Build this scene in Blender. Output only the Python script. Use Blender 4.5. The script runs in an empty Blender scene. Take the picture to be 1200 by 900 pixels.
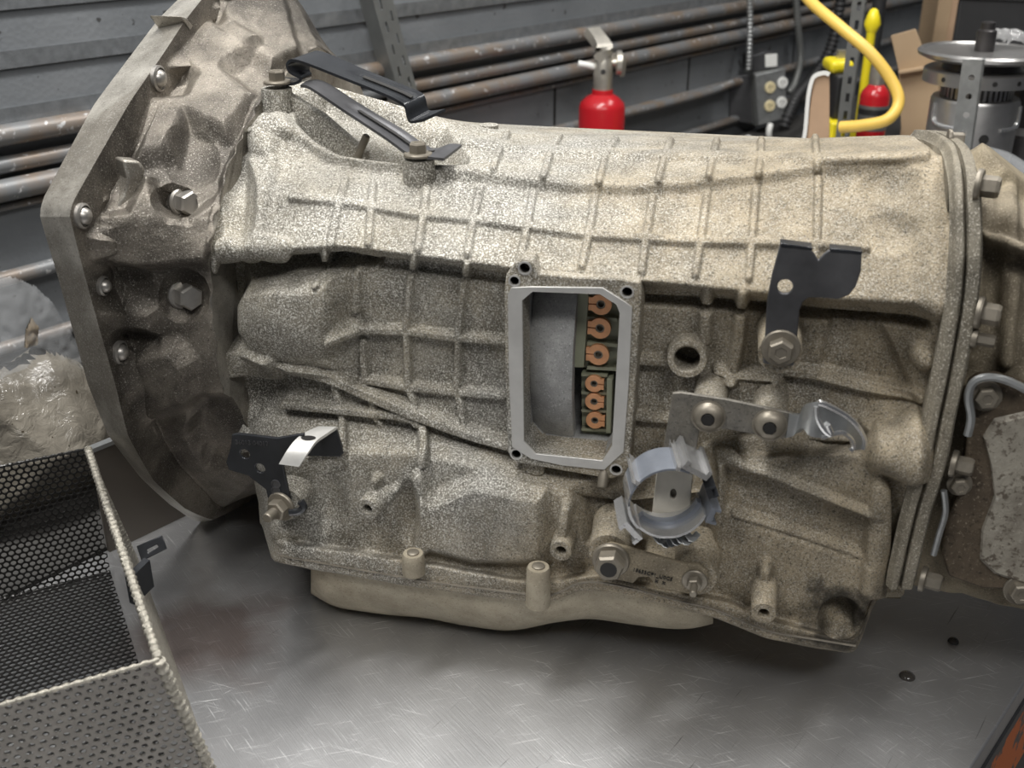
import bpy, bmesh, math, random
import numpy as np
from mathutils import Vector, Matrix
from mathutils.bvhtree import BVHTree

# ------------------------------------------------------------------ camera, world, lights
sc = bpy.context.scene
F = 1300.0                                   # focal length in pixels of the 1200x900 frame
PITCH = math.radians(25)
C = np.array([0, -.75, .58])
fw = np.array([0, math.cos(PITCH), -math.sin(PITCH)])
up = np.array([0, math.sin(PITCH), math.cos(PITCH)])
rt = np.array([1., 0, 0])
cd = bpy.data.cameras.new('camera'); cam = bpy.data.objects.new('camera', cd)
sc.collection.objects.link(cam)
cam.location = C; cam.rotation_euler = (math.pi/2 - PITCH, 0, 0)
cd.sensor_width = 36; cd.lens = 36*F/1200; cd.clip_start = .02
cd.dof.use_dof = True; cd.dof.focus_distance = .92; cd.dof.aperture_fstop = 9
sc.camera = cam
sc.view_settings.view_transform = 'Standard'; sc.view_settings.look = 'None'
sc.view_settings.gamma = 1; sc.view_settings.use_curve_mapping = False
sc.view_settings.exposure = 0.0
w = bpy.data.worlds.new('workshop'); sc.world = w; w.use_nodes = True
w.node_tree.nodes['Background'].inputs[0].default_value = (.80, .86, 1, 1)
w.node_tree.nodes['Background'].inputs[1].default_value = .055

def area(name, loc, target, sx, sy, power, col=(1, .985, .955)):
    l = bpy.data.lights.new(name, 'AREA'); l.shape = 'RECTANGLE'; l.size = sx; l.size_y = sy
    l.energy = power; l.color = col
    o = bpy.data.objects.new(name, l); sc.collection.objects.link(o); o.location = loc
    o.rotation_euler = (Vector(target) - Vector(loc)).to_track_quat('-Z', 'Y').to_euler()
    return o
area('ceiling_tube_over_bench', (-.15, .25, 1.9), (0, .08, 0), 1.2, .16, 41)
area('front_left_fill', (-.72, -.62, 1.9), (-.2, .1, .1), .25, 1.0, 18)  # added fill for the bell face and left bench; no known fixture
area('ceiling_tube_far', (1.3, 1.1, 2.2), (.6, 1.1, 0), 1.2, .3, 24)
area('ceiling_tube_behind', (.5, -1.7, 2.2), (.1, .1, .1), 1.3, .3, 27)

# ------------------------------------------------------------------ frames
PS = math.radians(12.5)                      # yaw of the transmission on the bench
A = np.array([math.cos(PS), -math.sin(PS), 0]); B = np.array([math.sin(PS), math.cos(PS), 0])
Z = np.array([0, 0, 1.])
WA = math.radians(40)                        # yaw of the wall and the bench
WD = np.array([math.sin(WA), math.cos(WA), 0]); WN = np.array([WD[1], -WD[0], 0])
def V3(*a): return np.array(a, float)
def ray(x, y): return fw + rt*(x-600)/F - up*(y-450)/F
def plane(x, y, n, d):
    r = ray(x, y); return C + r*(d - C @ n)/(r @ n)
def uB(x, y, b): return plane(x, y, B, b)
def uS(x, y, s): return plane(x, y, A, s)
def uZ(x, y, z=0): return plane(x, y, Z, z)
def uN(x, y, n): return plane(x, y, WN, n)
def uD(x, y, d): return C + ray(x, y)*d
def ABZ(s, b, z): return A*s + B*b + Z*z
def project(P):
    Q = P - C; d = Q @ fw
    return 600 + (Q @ rt)/d*F, 450 - (Q @ up)/d*F, d
def unit(v): v = np.asarray(v, float); return v/np.linalg.norm(v)
rng = np.random.default_rng(7); random.seed(7)

# ------------------------------------------------------------------ materials
MATS = {}
def nodes(name):
    m = bpy.data.materials.new(name); m.use_nodes = True; MATS[name] = m
    nt = m.node_tree; bs = nt.nodes['Principled BSDF']
    return m, nt, bs
def coord(nt, scale=(1, 1, 1), rot=(0, 0, 0), loc=(0, 0, 0)):
    tc = nt.nodes.new('ShaderNodeTexCoord'); mp = nt.nodes.new('ShaderNodeMapping')
    mp.inputs['Scale'].default_value = scale; mp.inputs['Rotation'].default_value = rot
    mp.inputs['Location'].default_value = loc
    src = tc.outputs['Object']
    if any(rot):                              # turn first, stretch afterwards
        m0 = nt.nodes.new('ShaderNodeMapping'); m0.inputs['Rotation'].default_value = rot
        nt.links.new(src, m0.inputs[0]); src = m0.outputs[0]; mp.inputs['Rotation'].default_value = (0, 0, 0)
    nt.links.new(src, mp.inputs[0]); return mp.outputs[0]
def noise(nt, co, scale, detail=3, rough=.55, dist=0):
    n = nt.nodes.new('ShaderNodeTexNoise'); n.inputs['Scale'].default_value = scale
    n.inputs['Detail'].default_value = detail; n.inputs['Roughness'].default_value = rough
    n.inputs['Distortion'].default_value = dist
    nt.links.new(co, n.inputs['Vector']); return n.outputs['Fac']
def ramp(nt, fac, stops):
    r = nt.nodes.new('ShaderNodeValToRGB'); e = r.color_ramp.elements
    while len(e) < len(stops): e.new(.5)
    for i, (p, c) in enumerate(stops):
        e[i].position = p; e[i].color = (c, c, c, 1) if np.isscalar(c) else (*c, 1)
    nt.links.new(fac, r.inputs[0]); return r.outputs[0]
def mix(nt, fac, a, b, mode='MIX'):
    m = nt.nodes.new('ShaderNodeMix'); m.data_type = 'RGBA'; m.blend_type = mode
    for i, v in ((0, fac), (6, a), (7, b)):
        if isinstance(v, (int, float)): m.inputs[i].default_value = v
        elif isinstance(v, tuple): m.inputs[i].default_value = (*v, 1)
        else: nt.links.new(v, m.inputs[i])
    return m.outputs[2]
def math_(nt, op, a, b):
    m = nt.nodes.new('ShaderNodeMath'); m.operation = op
    for i, v in ((0, a), (1, b)):
        if isinstance(v, (int, float)): m.inputs[i].default_value = v
        else: nt.links.new(v, m.inputs[i])
    return m.outputs[0]
def bump(nt, bs, h, strength=.5, dist=.001):
    b = nt.nodes.new('ShaderNodeBump'); b.inputs['Strength'].default_value = strength
    b.inputs['Distance'].default_value = dist
    nt.links.new(h, b.inputs['Height']); nt.links.new(b.outputs[0], bs.inputs['Normal'])
def plain(name, col, rough=.5, metal=0, var=.25, scale=60, bmp=.15, **kw):
    m, nt, bs = nodes(name); co = coord(nt)
    n = noise(nt, co, scale, 4)
    c = mix(nt, n, tuple(max(0, v*(1-var)) for v in col), tuple(min(1, v*(1+var)) for v in col))
    nt.links.new(c, bs.inputs['Base Color'])
    bs.inputs['Roughness'].default_value = rough; bs.inputs['Metallic'].default_value = metal
    if bmp: bump(nt, bs, noise(nt, co, scale*8, 3), bmp, .0006)
    for k, v in kw.items(): bs.inputs[k].default_value = v
    return m
def cast(name, dust, grey, speck, dark, sp_lo, sp_hi, pit=.38, metal=.25, rough=.62, sscale=800, grain=1.0, patch=(.35, .65), mud=None, oil=None):
    """sand-cast aluminium under dust: large patches, salt-like speckle, dark pits"""
    m, nt, bs = nodes(name); co = coord(nt)
    big = noise(nt, co, 7, 5, .6, .4); mid = noise(nt, co, 34, 4, .6)
    base = mix(nt, ramp(nt, big, [(patch[0], 0.), (patch[1], 1.)]), grey, dust)
    gm = None
    if mud:                                   # caked mud towards the rear end of the casting
        sx = nt.nodes.new('ShaderNodeSeparateXYZ'); nt.links.new(co, sx.inputs[0])
        gm = math_(nt, 'ADD', math_(nt, 'MULTIPLY', sx.outputs[0], 2.4), math_(nt, 'ADD', .18, math_(nt, 'MULTIPLY', math_(nt, 'SUBTRACT', big, .5), 1.6)))
        gm = math_(nt, 'ADD', gm, math_(nt, 'MULTIPLY', math_(nt, 'MAXIMUM', math_(nt, 'SUBTRACT', .20, sx.outputs[2]), 0.), 4.5))
        gm = ramp(nt, gm, [(.1, 0.), (.75, 1.)])
        base = mix(nt, gm, base, mud)
    base = mix(nt, math_(nt, 'MULTIPLY', ramp(nt, mid, [(.35, 1.), (.62, 0.)]), .5), base, dark)
    fine = noise(nt, co, sscale, 3, .75)
    pm = ramp(nt, noise(nt, co, 11, 3), [(.3, .4), (.62, 1.)])
    if gm is not None: pm = math_(nt, 'MULTIPLY', pm, math_(nt, 'SUBTRACT', 1.0, math_(nt, 'MULTIPLY', gm, .6)))
    sp = math_(nt, 'MULTIPLY', ramp(nt, fine, [(sp_lo, 0.), (sp_hi, 1.)]), pm)
    base = mix(nt, sp, base, speck)
    if oil is not None:                       # black oil stain with its own ragged outline
        vm = nt.nodes.new('ShaderNodeVectorMath'); vm.operation = 'DISTANCE'; nt.links.new(co, vm.inputs[0]); vm.inputs[1].default_value = tuple(oil)
        od = math_(nt, 'ADD', vm.outputs['Value'], math_(nt, 'MULTIPLY', math_(nt, 'SUBTRACT', mid, .5), .06))
        base = mix(nt, math_(nt, 'MULTIPLY', ramp(nt, od, [(.016, 1.), (.032, 0.)]), .85), base, (.015, .013, .011))
    pits = ramp(nt, noise(nt, co, sscale*.7, 3, .75), [(pit-.05, 1.), (pit+.05, 0.)])
    base = mix(nt, math_(nt, 'MULTIPLY', pits, .75), base, dark)
    nt.links.new(base, bs.inputs['Base Color'])
    bs.inputs['Roughness'].default_value = rough; bs.inputs['Metallic'].default_value = metal
    bs.inputs['Specular IOR Level'].default_value = .35
    hh = math_(nt, 'ADD', math_(nt, 'MULTIPLY', fine, .7*grain), math_(nt, 'MULTIPLY', mid, 1.6))
    bump(nt, bs, hh, .6, .0016)
    return m
M_case = cast('dusty_cast_aluminium', (.33, .295, .225), (.25, .24, .215), (.80, .78, .72), (.05, .045, .035), .50, .60, pit=.41, mud=(.33, .275, .19), oil=uB(975, 728, -.04))
M_tail = cast('mud_caked_aluminium', (.31, .26, .175), (.24, .205, .15), (.62, .55, .43), (.085, .068, .046), .56, .70, grain=1.6, metal=.1)
M_bell = cast('oily_bell_aluminium', (.29, .258, .215), (.085, .075, .063), (.60, .57, .51), (.028, .024, .02), .56, .72, metal=.5, rough=.4, patch=(.42, .58))
M_pan = cast('dusty_pan_aluminium', (.50, .44, .33), (.40, .36, .28), (.66, .61, .50), (.20, .165, .115), .60, .75, grain=.6)
M_flange = cast('dirty_flange_aluminium', (.26, .23, .175), (.19, .175, .14), (.66, .62, .54), (.05, .043, .033), .55, .66, metal=.2)
M_cover = cast('rusty_cover_steel', (.16, .125, .085), (.085, .065, .047), (.34, .29, .22), (.03, .022, .016), .58, .74, metal=.2, sscale=420)
M_emb = cast('worn_cover_paint', (.40, .37, .31), (.30, .28, .235), (.52, .49, .43), (.07, .05, .035), .6, .75, metal=.2, pit=.43, sscale=260)
M_rim = cast('worn_machined_rim', (.62, .59, .53), (.30, .275, .235), (.78, .76, .71), (.12, .105, .085), .56, .72, metal=.6, rough=.36, grain=.4, patch=(.42, .56))
M_mach = plain('machined_aluminium', (.60, .59, .565), .42, .6, .25, 40)
M_inner = cast('clean_grey_casting', (.46, .46, .45), (.36, .36, .355), (.62, .62, .61), (.14, .14, .14), .58, .7, grain=.8)
M_boltd = plain('dusty_steel_bolt', (.235, .21, .17), .45, .55, .35, 120)
M_boltg = plain('bare_steel_bolt', (.42, .40, .37), .38, .8, .3, 120)
M_black = plain('black_painted_steel', (.03, .032, .036), .24, .2, .5, 50, .1)
M_blackw = plain('worn_black_steel', (.10, .10, .105), .36, .5, .85, 28, .15)
M_copper = plain('copper_lug', (.86, .42, .22), .42, .55, .25, 200)
M_olive = plain('olive_plastic', (.30, .31, .22), .5, 0, .2, 60)
M_dark = plain('dark_hole', (.012, .011, .010), .6, 0, .3, 60, 0)
M_chrome = plain('bright_zinc_band', (.62, .62, .62), .22, .8, .25, 60, .1)
M_bluest = plain('blued_steel_band', (.24, .26, .30), .3, .5, .35, 40, .15)
M_zinc = plain('galvanised_steel', (.36, .37, .37), .4, .7, .35, 70)

# ------------------------------------------------------------------ mesh helpers
T0 = np.zeros(3)
def mesh_obj(name, verts, faces, mat, parent=None, sharp=40, smooth=True):
    me = bpy.data.meshes.new(name)
    me.from_pydata([tuple(v) for v in np.asarray(verts, float)], [], [tuple(int(i) for i in f) for f in faces])
    me.update()
    return link(name, me, mat, parent, sharp, smooth)
def link(name, me, mat, parent=None, sharp=40, smooth=True):
    me.validate()
    if smooth and len(me.polygons):
        me.polygons.foreach_set('use_smooth', np.ones(len(me.polygons), bool))
        if sharp: me.set_sharp_from_angle(angle=math.radians(sharp))
    for m in (mat if isinstance(mat, (list, tuple)) else [mat]): me.materials.append(m)
    o = bpy.data.objects.new(name, me); sc.collection.objects.link(o)
    if parent is not None:
        o.parent = parent
        if 'org' in parent: org = parent['org']
        else:
            p = parent
            while p.parent is not None: p = p.parent
            org = p.get('org', (0, 0, 0))
        if parent.parent is None: o.location = -Vector(org)
    return o
def thing(name, label, cat, org, group=None):
    o = bpy.data.objects.new(name, None); sc.collection.objects.link(o)
    o.location = org; o['org'] = [float(v) for v in org]; o['label'] = label; o['category'] = cat
    o.empty_display_size = .05
    if group: o['group'] = group
    return o
def tag(o, label, cat, group=None):
    o['label'] = label; o['category'] = cat
    if group: o['group'] = group
    return o
class MB:
    def __init__(s): s.v = []; s.f = []
    def add(s, v, f):
        k = len(s.v); s.v += [np.asarray(p, float) for p in v]; s.f += [[i+k for i in q] for q in f]; return s
    def out(s, name, mat, parent=None, sharp=40, smooth=True): return mesh_obj(name, s.v, s.f, mat, parent, sharp, smooth)
def frame(ax):
    ax = unit(ax); h = Z if abs(ax[2]) < .9 else A
    u = unit(np.cross(h, ax)); return u, np.cross(ax, u), ax
def lathe(c, ax, prof, n=24, rot=0., cap=(True, True)):
    u, v, a = frame(ax); c = np.asarray(c, float); vs = []; fs = []
    for r, h in prof:
        for i in range(n):
            t = rot + 2*math.pi*i/n
            vs.append(c + a*h + (u*math.cos(t) + v*math.sin(t))*max(r, 1e-5))
    for j in range(len(prof)-1):
        for i in range(n):
            i2 = (i+1) % n; fs.append([j*n+i, j*n+i2, (j+1)*n+i2, (j+1)*n+i])
    if cap[0]: fs.append(list(range(n))[::-1])
    if cap[1]: fs.append([(len(prof)-1)*n+i for i in range(n)])
    return vs, fs
def box(c, ux, uy, uz):
    """half-extent vectors"""
    c, ux, uy, uz = map(lambda q: np.asarray(q, float), (c, ux, uy, uz))
    vs = [c+ux*i+uy*j+uz*k for i in (-1, 1) for j in (-1, 1) for k in (-1, 1)]
    return vs, [[0, 1, 3, 2], [4, 6, 7, 5], [0, 4, 5, 1], [2, 3, 7, 6], [0, 2, 6, 4], [1, 5, 7, 3]]
def sweep(path, prof, upv=None, closed_prof=True, caps=True, scale=None):
    """sweep 2-D profile (x along side, y along up) on a 3-D path"""
    P = np.asarray(path, float); n = len(P); T = np.gradient(P, axis=0)
    T /= np.linalg.norm(T, axis=1)[:, None]; vs = []; fs = []; m = len(prof)
    prev = None
    for i in range(n):
        if upv is not None: U = np.asarray(upv if np.ndim(upv) == 1 else upv[i], float)
        elif prev is None: U = Z if abs(T[i][2]) < .9 else A
        else: U = prev
        U = U - T[i]*(U @ T[i]); U = unit(U); prev = U; S = np.cross(T[i], U)
        k = 1 if scale is None else scale[i]
        for x, y in prof: vs.append(P[i] + S*x*k + U*y*k)
    for i in range(n-1):
        for j in range(m if closed_prof else m-1):
            j2 = (j+1) % m; fs.append([i*m+j, i*m+j2, (i+1)*m+j2, (i+1)*m+j])
    if caps and closed_prof: fs += [list(range(m))[::-1], [(n-1)*m+j for j in range(m)]]
    return vs, fs
def circ(r, n=12): return [(r*math.cos(2*math.pi*i/n), r*math.sin(2*math.pi*i/n)) for i in range(n)]
def rect(a, b): return [(-a, -b), (a, -b), (a, b), (-a, b)]
def smooth_path(pts, n=40):
    P = np.asarray(pts, float); k = len(P); t = np.linspace(0, k-1, n); out = []
    for q in t:
        i = min(int(q), k-2); f = q-i
        p0, p1, p2, p3 = P[max(i-1, 0)], P[i], P[i+1], P[min(i+2, k-1)]
        out.append(.5*((2*p1)+(p2-p0)*f+(2*p0-5*p1+4*p2-p3)*f*f+(3*p1-p0-3*p2+p3)*f**3))
    return np.array(out)
def plate(name, outer, holes, nrm, thick, mat, parent=None, bev=.0006, fn=None):
    """planar plate from 3-D outline + 3-D hole outlines, thickness towards -nrm"""
    bm = bmesh.new(); edges = []
    for lp in [outer]+list(holes):
        vs = [bm.verts.new(tuple(p)) for p in lp]
        edges += [bm.edges.new((vs[i], vs[(i+1) % len(vs)])) for i in range(len(vs))]
    bmesh.ops.triangle_fill(bm, use_beauty=True, use_dissolve=False, edges=edges, normal=tuple(nrm))
    ext = bmesh.ops.extrude_face_region(bm, geom=bm.faces[:])
    tv = [v for v in ext['geom'] if isinstance(v, bmesh.types.BMVert)]
    bmesh.ops.translate(bm, verts=tv, vec=tuple(-np.asarray(nrm)*thick))
    bmesh.ops.recalc_face_normals(bm, faces=bm.faces[:])
    if fn:
        for v in bm.verts: v.co = Vector(fn(np.array(v.co)))
    me = bpy.data.meshes.new(name); bm.to_mesh(me); bm.free()
    o = link(name, me, mat, parent, 30)
    if bev:
        b = o.modifiers.new('edge', 'BEVEL'); b.width = bev; b.segments = 2; b.limit_method = 'ANGLE'; b.angle_limit = .6
    return o
def ringpts(c, nrm, r, n=14, ry=None, rot=0):
    u, v, a = frame(nrm); ry = ry or r
    return [np.asarray(c)+(u*math.cos(rot+2*math.pi*i/n)*r+v*math.sin(rot+2*math.pi*i/n)*ry) for i in range(n)]
def pxm(p): return project(np.asarray(p))[2]/F      # metres per pixel at a point
def hexbolt(name, c, ax, r, h, mat, parent, washer=1.45, stud=0, rot=.2, core=False):
    m = MB(); c = np.asarray(c, float); a = unit(ax)
    if washer: m.add(*lathe(c-a*.001, a, [(r*washer, 0), (r*washer, h*.16), (r*washer*.94, h*.26), (r*.9, h*.28)], 24))
    m.add(*lathe(c, a, [(r, 0), (r, h*.86), (r*.86, h), (r*.5, h*1.0), (r*.45, h*.93)], 6, rot))
    if stud: m.add(*lathe(c, a, [(r*.5, 0), (r*.5, stud), (r*.42, stud*1.06)], 16))
    if core: MB().add(*lathe(c, a, [(r*.55, h*.9), (r*.55, h*1.03)], 18)).out('stud_end', M_dark, parent)
    return m.out(name, mat, parent, 25)
def buttonhead(name, c, ax, r, h, mat, parent):
    m = MB(); a = unit(ax)
    m.add(*lathe(np.asarray(c)-a*.001, a, [(r*1.12, 0), (r*1.12, h*.2), (r, h*.25), (r*.92, h*.6), (r*.7, h*.9), (r*.46, h), (r*.42, h*.96)], 28, cap=(True, False)))
    o = m.out(name, mat, parent, 35)
    MB().add(*lathe(np.asarray(c), a, [(r*.42, h*.3), (r*.42, h*.93)], 6)).out('hex_socket', M_dark, parent)
    return o
def tube_boss(name, c, ax, ro, ri, L, depth, mat, parent, taper=1.15, n=28):
    """round boss with a drilled hole; c = centre of its face"""
    m = MB(); a = unit(ax)
    m.add(*lathe(c, a, [(ro*taper, -L), (ro*1.03, -L*.15), (ro*.96, 0), (ri*1.12, 0), (ri, -.0008), (ri*.95, -depth)], n))
    return m.out(name, mat, parent, 35)

# grid surfaces -------------------------------------------------------
def gsmooth(X, sig, axis, wrap=False):
    if sig <= 0: return X
    k = int(3*sig)+1; g = np.exp(-.5*(np.arange(-k, k+1)/sig)**2); g /= g.sum()
    pad = [(0, 0)]*X.ndim; pad[axis] = (k, k)
    Y = np.pad(X, pad, mode='wrap' if wrap else 'edge'); out = np.zeros_like(X)
    n = X.shape[axis]
    for i, wgt in enumerate(g):
        sl = [slice(None)]*X.ndim; sl[axis] = slice(i, i+n); out += wgt*Y[tuple(sl)]
    return out
def seg_dist(px, py, poly):
    d = np.full(px.shape, 1e9)
    for (x0, y0), (x1, y1) in zip(poly[:-1], poly[1:]):
        dx, dy = x1-x0, y1-y0; L = dx*dx+dy*dy+1e-9
        t = np.clip(((px-x0)*dx+(py-y0)*dy)/L, 0, 1)
        d = np.minimum(d, np.hypot(px-x0-t*dx, py-y0-t*dy))
    return d
def inside(px, py, poly):
    r = np.zeros(px.shape, bool); n = len(poly); j = n-1
    for i in range(n):
        xi, yi = poly[i]; xj, yj = poly[j]
        c = ((yi > py) != (yj > py)) & (px < (xj-xi)*(py-yi)/(yj-yi+1e-12)+xi)
        r ^= c; j = i
    return r
def sstep(x): x = np.clip(x, 0, 1); return x*x*(3-2*x)
def grid_normals(P, wrap=True):
    if wrap: dt = np.roll(P, -1, 1)-np.roll(P, 1, 1)
    else: dt = np.gradient(P, axis=1)
    ds = np.gradient(P, axis=0)
    N = np.cross(ds, dt); N /= np.linalg.norm(N, axis=2)[..., None]+1e-12
    return N
def displace(P, feats, wrap=True, flip=1, limit=None):
    N = grid_normals(P, wrap)*flip
    px, py, d = project(P); toC = C-P
    face = np.einsum('ijk,ijk->ij', N, toC) > 0
    face &= np.einsum('ijk,k->ij', P, B) < (.22 if limit is None else limit)
    rib = np.zeros(px.shape); add = np.zeros(px.shape)
    for ft in feats:
        k = ft[0]
        if k == 'rib':
            _, poly, hw, h = ft[:4]; fil = ft[4] if len(ft) > 4 else hw+1.0
            dd = seg_dist(px, py, poly); rib = np.maximum(rib, h*sstep((hw+fil-dd)/fil)*(dd < hw+fil))
        elif k == 'blob':
            _, cx, cy, rx, ry, h = ft[:6]; pw = ft[6] if len(ft) > 6 else 1.0
            q = ((px-cx)/rx)**2+((py-cy)/ry)**2; add += h*np.clip(1-q, 0, 1)**pw*(q < 1)
        elif k == 'groove':
            _, poly, hw, h, fil = ft
            dd = seg_dist(px, py, poly); add -= h*sstep((hw+fil-dd)/fil)*(dd < hw+fil)
        elif k == 'plat':
            _, poly, h, soft = ft
            ins = inside(px, py, poly); dd = seg_dist(px, py, poly+[poly[0]])
            sd = np.where(ins, dd, -dd); add += h*sstep((sd+soft/2)/soft)
    disp = (rib+add)*face
    return P+N*disp[..., None], px, py, face
def grid_obj(name, P, mat, parent, wrap=True, cut=None, caps=True, sharp=0):
    n, m = P.shape[:2]; idx = np.arange(n*m).reshape(n, m)
    i2 = np.roll(idx, -1, 1) if wrap else idx[:, 1:]
    i1 = idx if wrap else idx[:, :-1]
    q = np.stack([i1[:-1], i2[:-1], i2[1:], i1[1:]], -1)
    if cut is not None: q = q[~(cut[:-1] if wrap else cut[:-1, :-1])]
    q = q.reshape(-1, 4); V = P.reshape(-1, 3)
    extra = []
    if caps and wrap: extra = [idx[0][::-1], idx[-1]]
    me = bpy.data.meshes.new(name)
    nl = q.size+sum(len(e) for e in extra); me.vertices.add(len(V)); me.vertices.foreach_set('co', V.astype(np.float32).ravel())
    me.loops.add(nl); me.loops.foreach_set('vertex_index', np.concatenate([q.ravel()]+list(extra)).astype(np.int32))
    st = np.concatenate([np.arange(len(q))*4]+([[q.size], [q.size+m]] if extra else [])).astype(np.int32)
    me.polygons.add(len(st)); me.polygons.foreach_set('loop_start', st)
    me.update(calc_edges=True)
    return link(name, me, mat, parent, sharp), V, q

# ------------------------------------------------------------------ setting: floor, wall, benches
def struct(o): o['kind'] = 'structure'; return o
FLZ = -.86
def wn(t, n, z): return WD*t + WN*n + Z*z          # t along the wall, n towards the room
M_floor = plain('concrete_floor', (.16, .15, .14), .8, 0, .3, 8)
struct(mesh_obj('floor', [wn(-3, -.9, FLZ), wn(4.5, -.9, FLZ), wn(4.5, 3.5, FLZ), wn(-3, 3.5, FLZ)], [[0, 1, 2, 3]], M_floor))
WALLN = -.834
m, nt, bs = nodes('grey_painted_wall'); co = coord(nt)
c = mix(nt, ramp(nt, noise(nt, co, 5, 5), [(.35, 0.), (.65, 1.)]), (.135, .145, .155), (.185, .195, .205))
c = mix(nt, ramp(nt, noise(nt, co, 55, 2), [(.68, 0.), (.72, 1.)]), c, (.05, .05, .05))
nt.links.new(c, bs.inputs['Base Color']); bs.inputs['Roughness'].default_value = .5
vo = nt.nodes.new('ShaderNodeTexVoronoi'); vo.inputs['Scale'].default_value = 150; nt.links.new(co, vo.inputs['Vector'])
bump(nt, bs, vo.outputs['Distance'], .25, .0012); M_wall = m
m, nt, bs = nodes('painted_pipe_with_rust'); co = coord(nt)
c = mix(nt, ramp(nt, noise(nt, co, 16, 5), [(.42, 0.), (.66, 1.)]), (.20, .205, .21), (.23, .175, .13))
c = mix(nt, ramp(nt, noise(nt, co, 90, 3), [(.62, 0.), (.7, 1.)]), c, (.55, .55, .55))
nt.links.new(c, bs.inputs['Base Color']); bs.inputs['Roughness'].default_value = .4; bs.inputs['Metallic'].default_value = .3
M_pipe = m
wall = struct(mesh_obj('wall_back', *box(wn(.8, WALLN-.03, .45), WD*3.6, WN*.03, Z*1.35), M_wall))
def wall_bar(name, z, prof, mat, off=0, t0=-2.6, t1=4.0):
    return mesh_obj(name, *sweep([wn(t0, WALLN+off, z), wn(t1, WALLN+off, z)], prof, upv=Z), mat, wall)
bead = [(-.004, -.010), (.006, -.005), (.008, 0), (.006, .005), (-.004, .010)]
bead = [(-x, y) for x, y in bead][::-1]
M_bead = plain('glossy_grey_bead', (.21, .22, .23), .26, .45, .5, 70, .5)
for z in (.375, .311, .44, .52, .60): wall_bar('panel_bead', z, bead, M_bead)
struct(mesh_obj('wall_right', *box(wn(3.45, 1.3, .2), WD*.03, WN*2.2, Z*1.1), M_wall))
for z, r, off in ((.293, .0125, .016), (.258, .010, .012), (.230, .0135, .018), (.207, .005, .006)):
    wall_bar('wall_pipe', z, circ(r, 14), M_pipe, off)
wall_bar('wall_pipe', .122, circ(.0095, 14), M_pipe, .012)
wall_bar('wall_pipe', .035, circ(.009, 14), M_pipe, .012)
# vertical seams of the wall panels
for t in (-.1, .55, 1.12, 1.6, 2.1):
    mesh_obj('panel_seam', *box(wn(t, WALLN, .16), WD*.0025, WN*.0015, Z*.045), M_dark, wall)
    mesh_obj('panel_seam', *box(wn(t+.05, WALLN, .46), WD*.0025, WN*.0015, Z*.045), M_dark, wall)

# steel topped bench along the wall
NB, NR = -.372, .347
m, nt, bs = nodes('scratched_stainless_top')
co = coord(nt); big = noise(nt, co, 4.5, 4, .55)
s1 = noise(nt, coord(nt, (28, 900, 1), (0, 0, .95)), 1.0, 2, .6); s2 = noise(nt, coord(nt, (22, 700, 1), (0, 0, -.25)), 1.0, 2, .6)
s4 = noise(nt, coord(nt, (9, 520, 1), (0, 0, .35)), 1.0, 4, .7); s5 = noise(nt, coord(nt, (40, 1500, 1), (0, 0, -.75)), 1.0, 2, .6)
s3 = noise(nt, coord(nt, (14, 420, 1), (0, 0, 2.2)), 1.0, 2, .6)
sc_m = math_(nt, 'MAXIMUM', ramp(nt, s1, [(.64, 0.), (.72, 1.)]), ramp(nt, s2, [(.64, 0.), (.72, 1.)]))
sc_m = math_(nt, 'MAXIMUM', sc_m, math_(nt, 'MAXIMUM', ramp(nt, s4, [(.63, 0.), (.68, 1.)]), ramp(nt, s5, [(.66, 0.), (.72, .8)])))
patchy = ramp(nt, noise(nt, co, 9, 3, .6), [(.38, .15), (.62, 1.)])
sc_m = math_(nt, 'MULTIPLY', sc_m, patchy)
dk = ramp(nt, s3, [(.24, 1.), (.31, 0.)])
c = mix(nt, ramp(nt, big, [(.3, 0.), (.7, 1.)]), (.38, .38, .39), (.62, .62, .625))
c = mix(nt, math_(nt, 'MULTIPLY', sc_m, .9), c, (1., 1., 1.))
c = mix(nt, math_(nt, 'MULTIPLY', dk, .6), c, (.10, .095, .095))
# reddish brown oil stain beside the perforated basket
geo = nt.nodes.new('ShaderNodeNewGeometry'); vm = nt.nodes.new('ShaderNodeVectorMath'); vm.operation = 'DISTANCE'
wob = nt.nodes.new('ShaderNodeTexNoise'); wob.inputs['Scale'].default_value = 14; nt.links.new(geo.outputs['Position'], wob.inputs['Vector'])
st = uZ(235, 745); vm.inputs[1].default_value = tuple(st); nt.links.new(geo.outputs['Position'], vm.inputs[0])
dd = math_(nt, 'ADD', vm.outputs['Value'], math_(nt, 'MULTIPLY', math_(nt, 'SUBTRACT', wob.outputs['Fac'], .5), .16))
stain = ramp(nt, dd, [(.03, 1.), (.085, 0.)])
c = mix(nt, math_(nt, 'MULTIPLY', stain, .65), c, (.15, .085, .062))
nt.links.new(c, bs.inputs['Base Color']); bs.inputs['Metallic'].default_value = .85
rr = math_(nt, 'ADD', math_(nt, 'MULTIPLY', big, .25), .27)
nt.links.new(math_(nt, 'ADD', rr, math_(nt, 'MULTIPLY', sc_m, .15)), bs.inputs['Roughness'])
bump(nt, bs, math_(nt, 'ADD', math_(nt, 'MULTIPLY', noise(nt, co, 16, 3), 1.5), math_(nt, 'SUBTRACT', s1, dk)), .22, .0008); M_steel = m
m, nt, bs = nodes('chipped_orange_paint'); co = coord(nt)
c = mix(nt, ramp(nt, noise(nt, co, 26, 5, .6), [(.52, 0.), (.56, 1.)]), (.62, .15, .03), (.10, .095, .09))
nt.links.new(c, bs.inputs['Base Color']); bs.inputs['Roughness'].default_value = .5; M_orange = m
M_edge = plain('dark_steel_edge', (.10, .10, .105), .4, .6)
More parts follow.
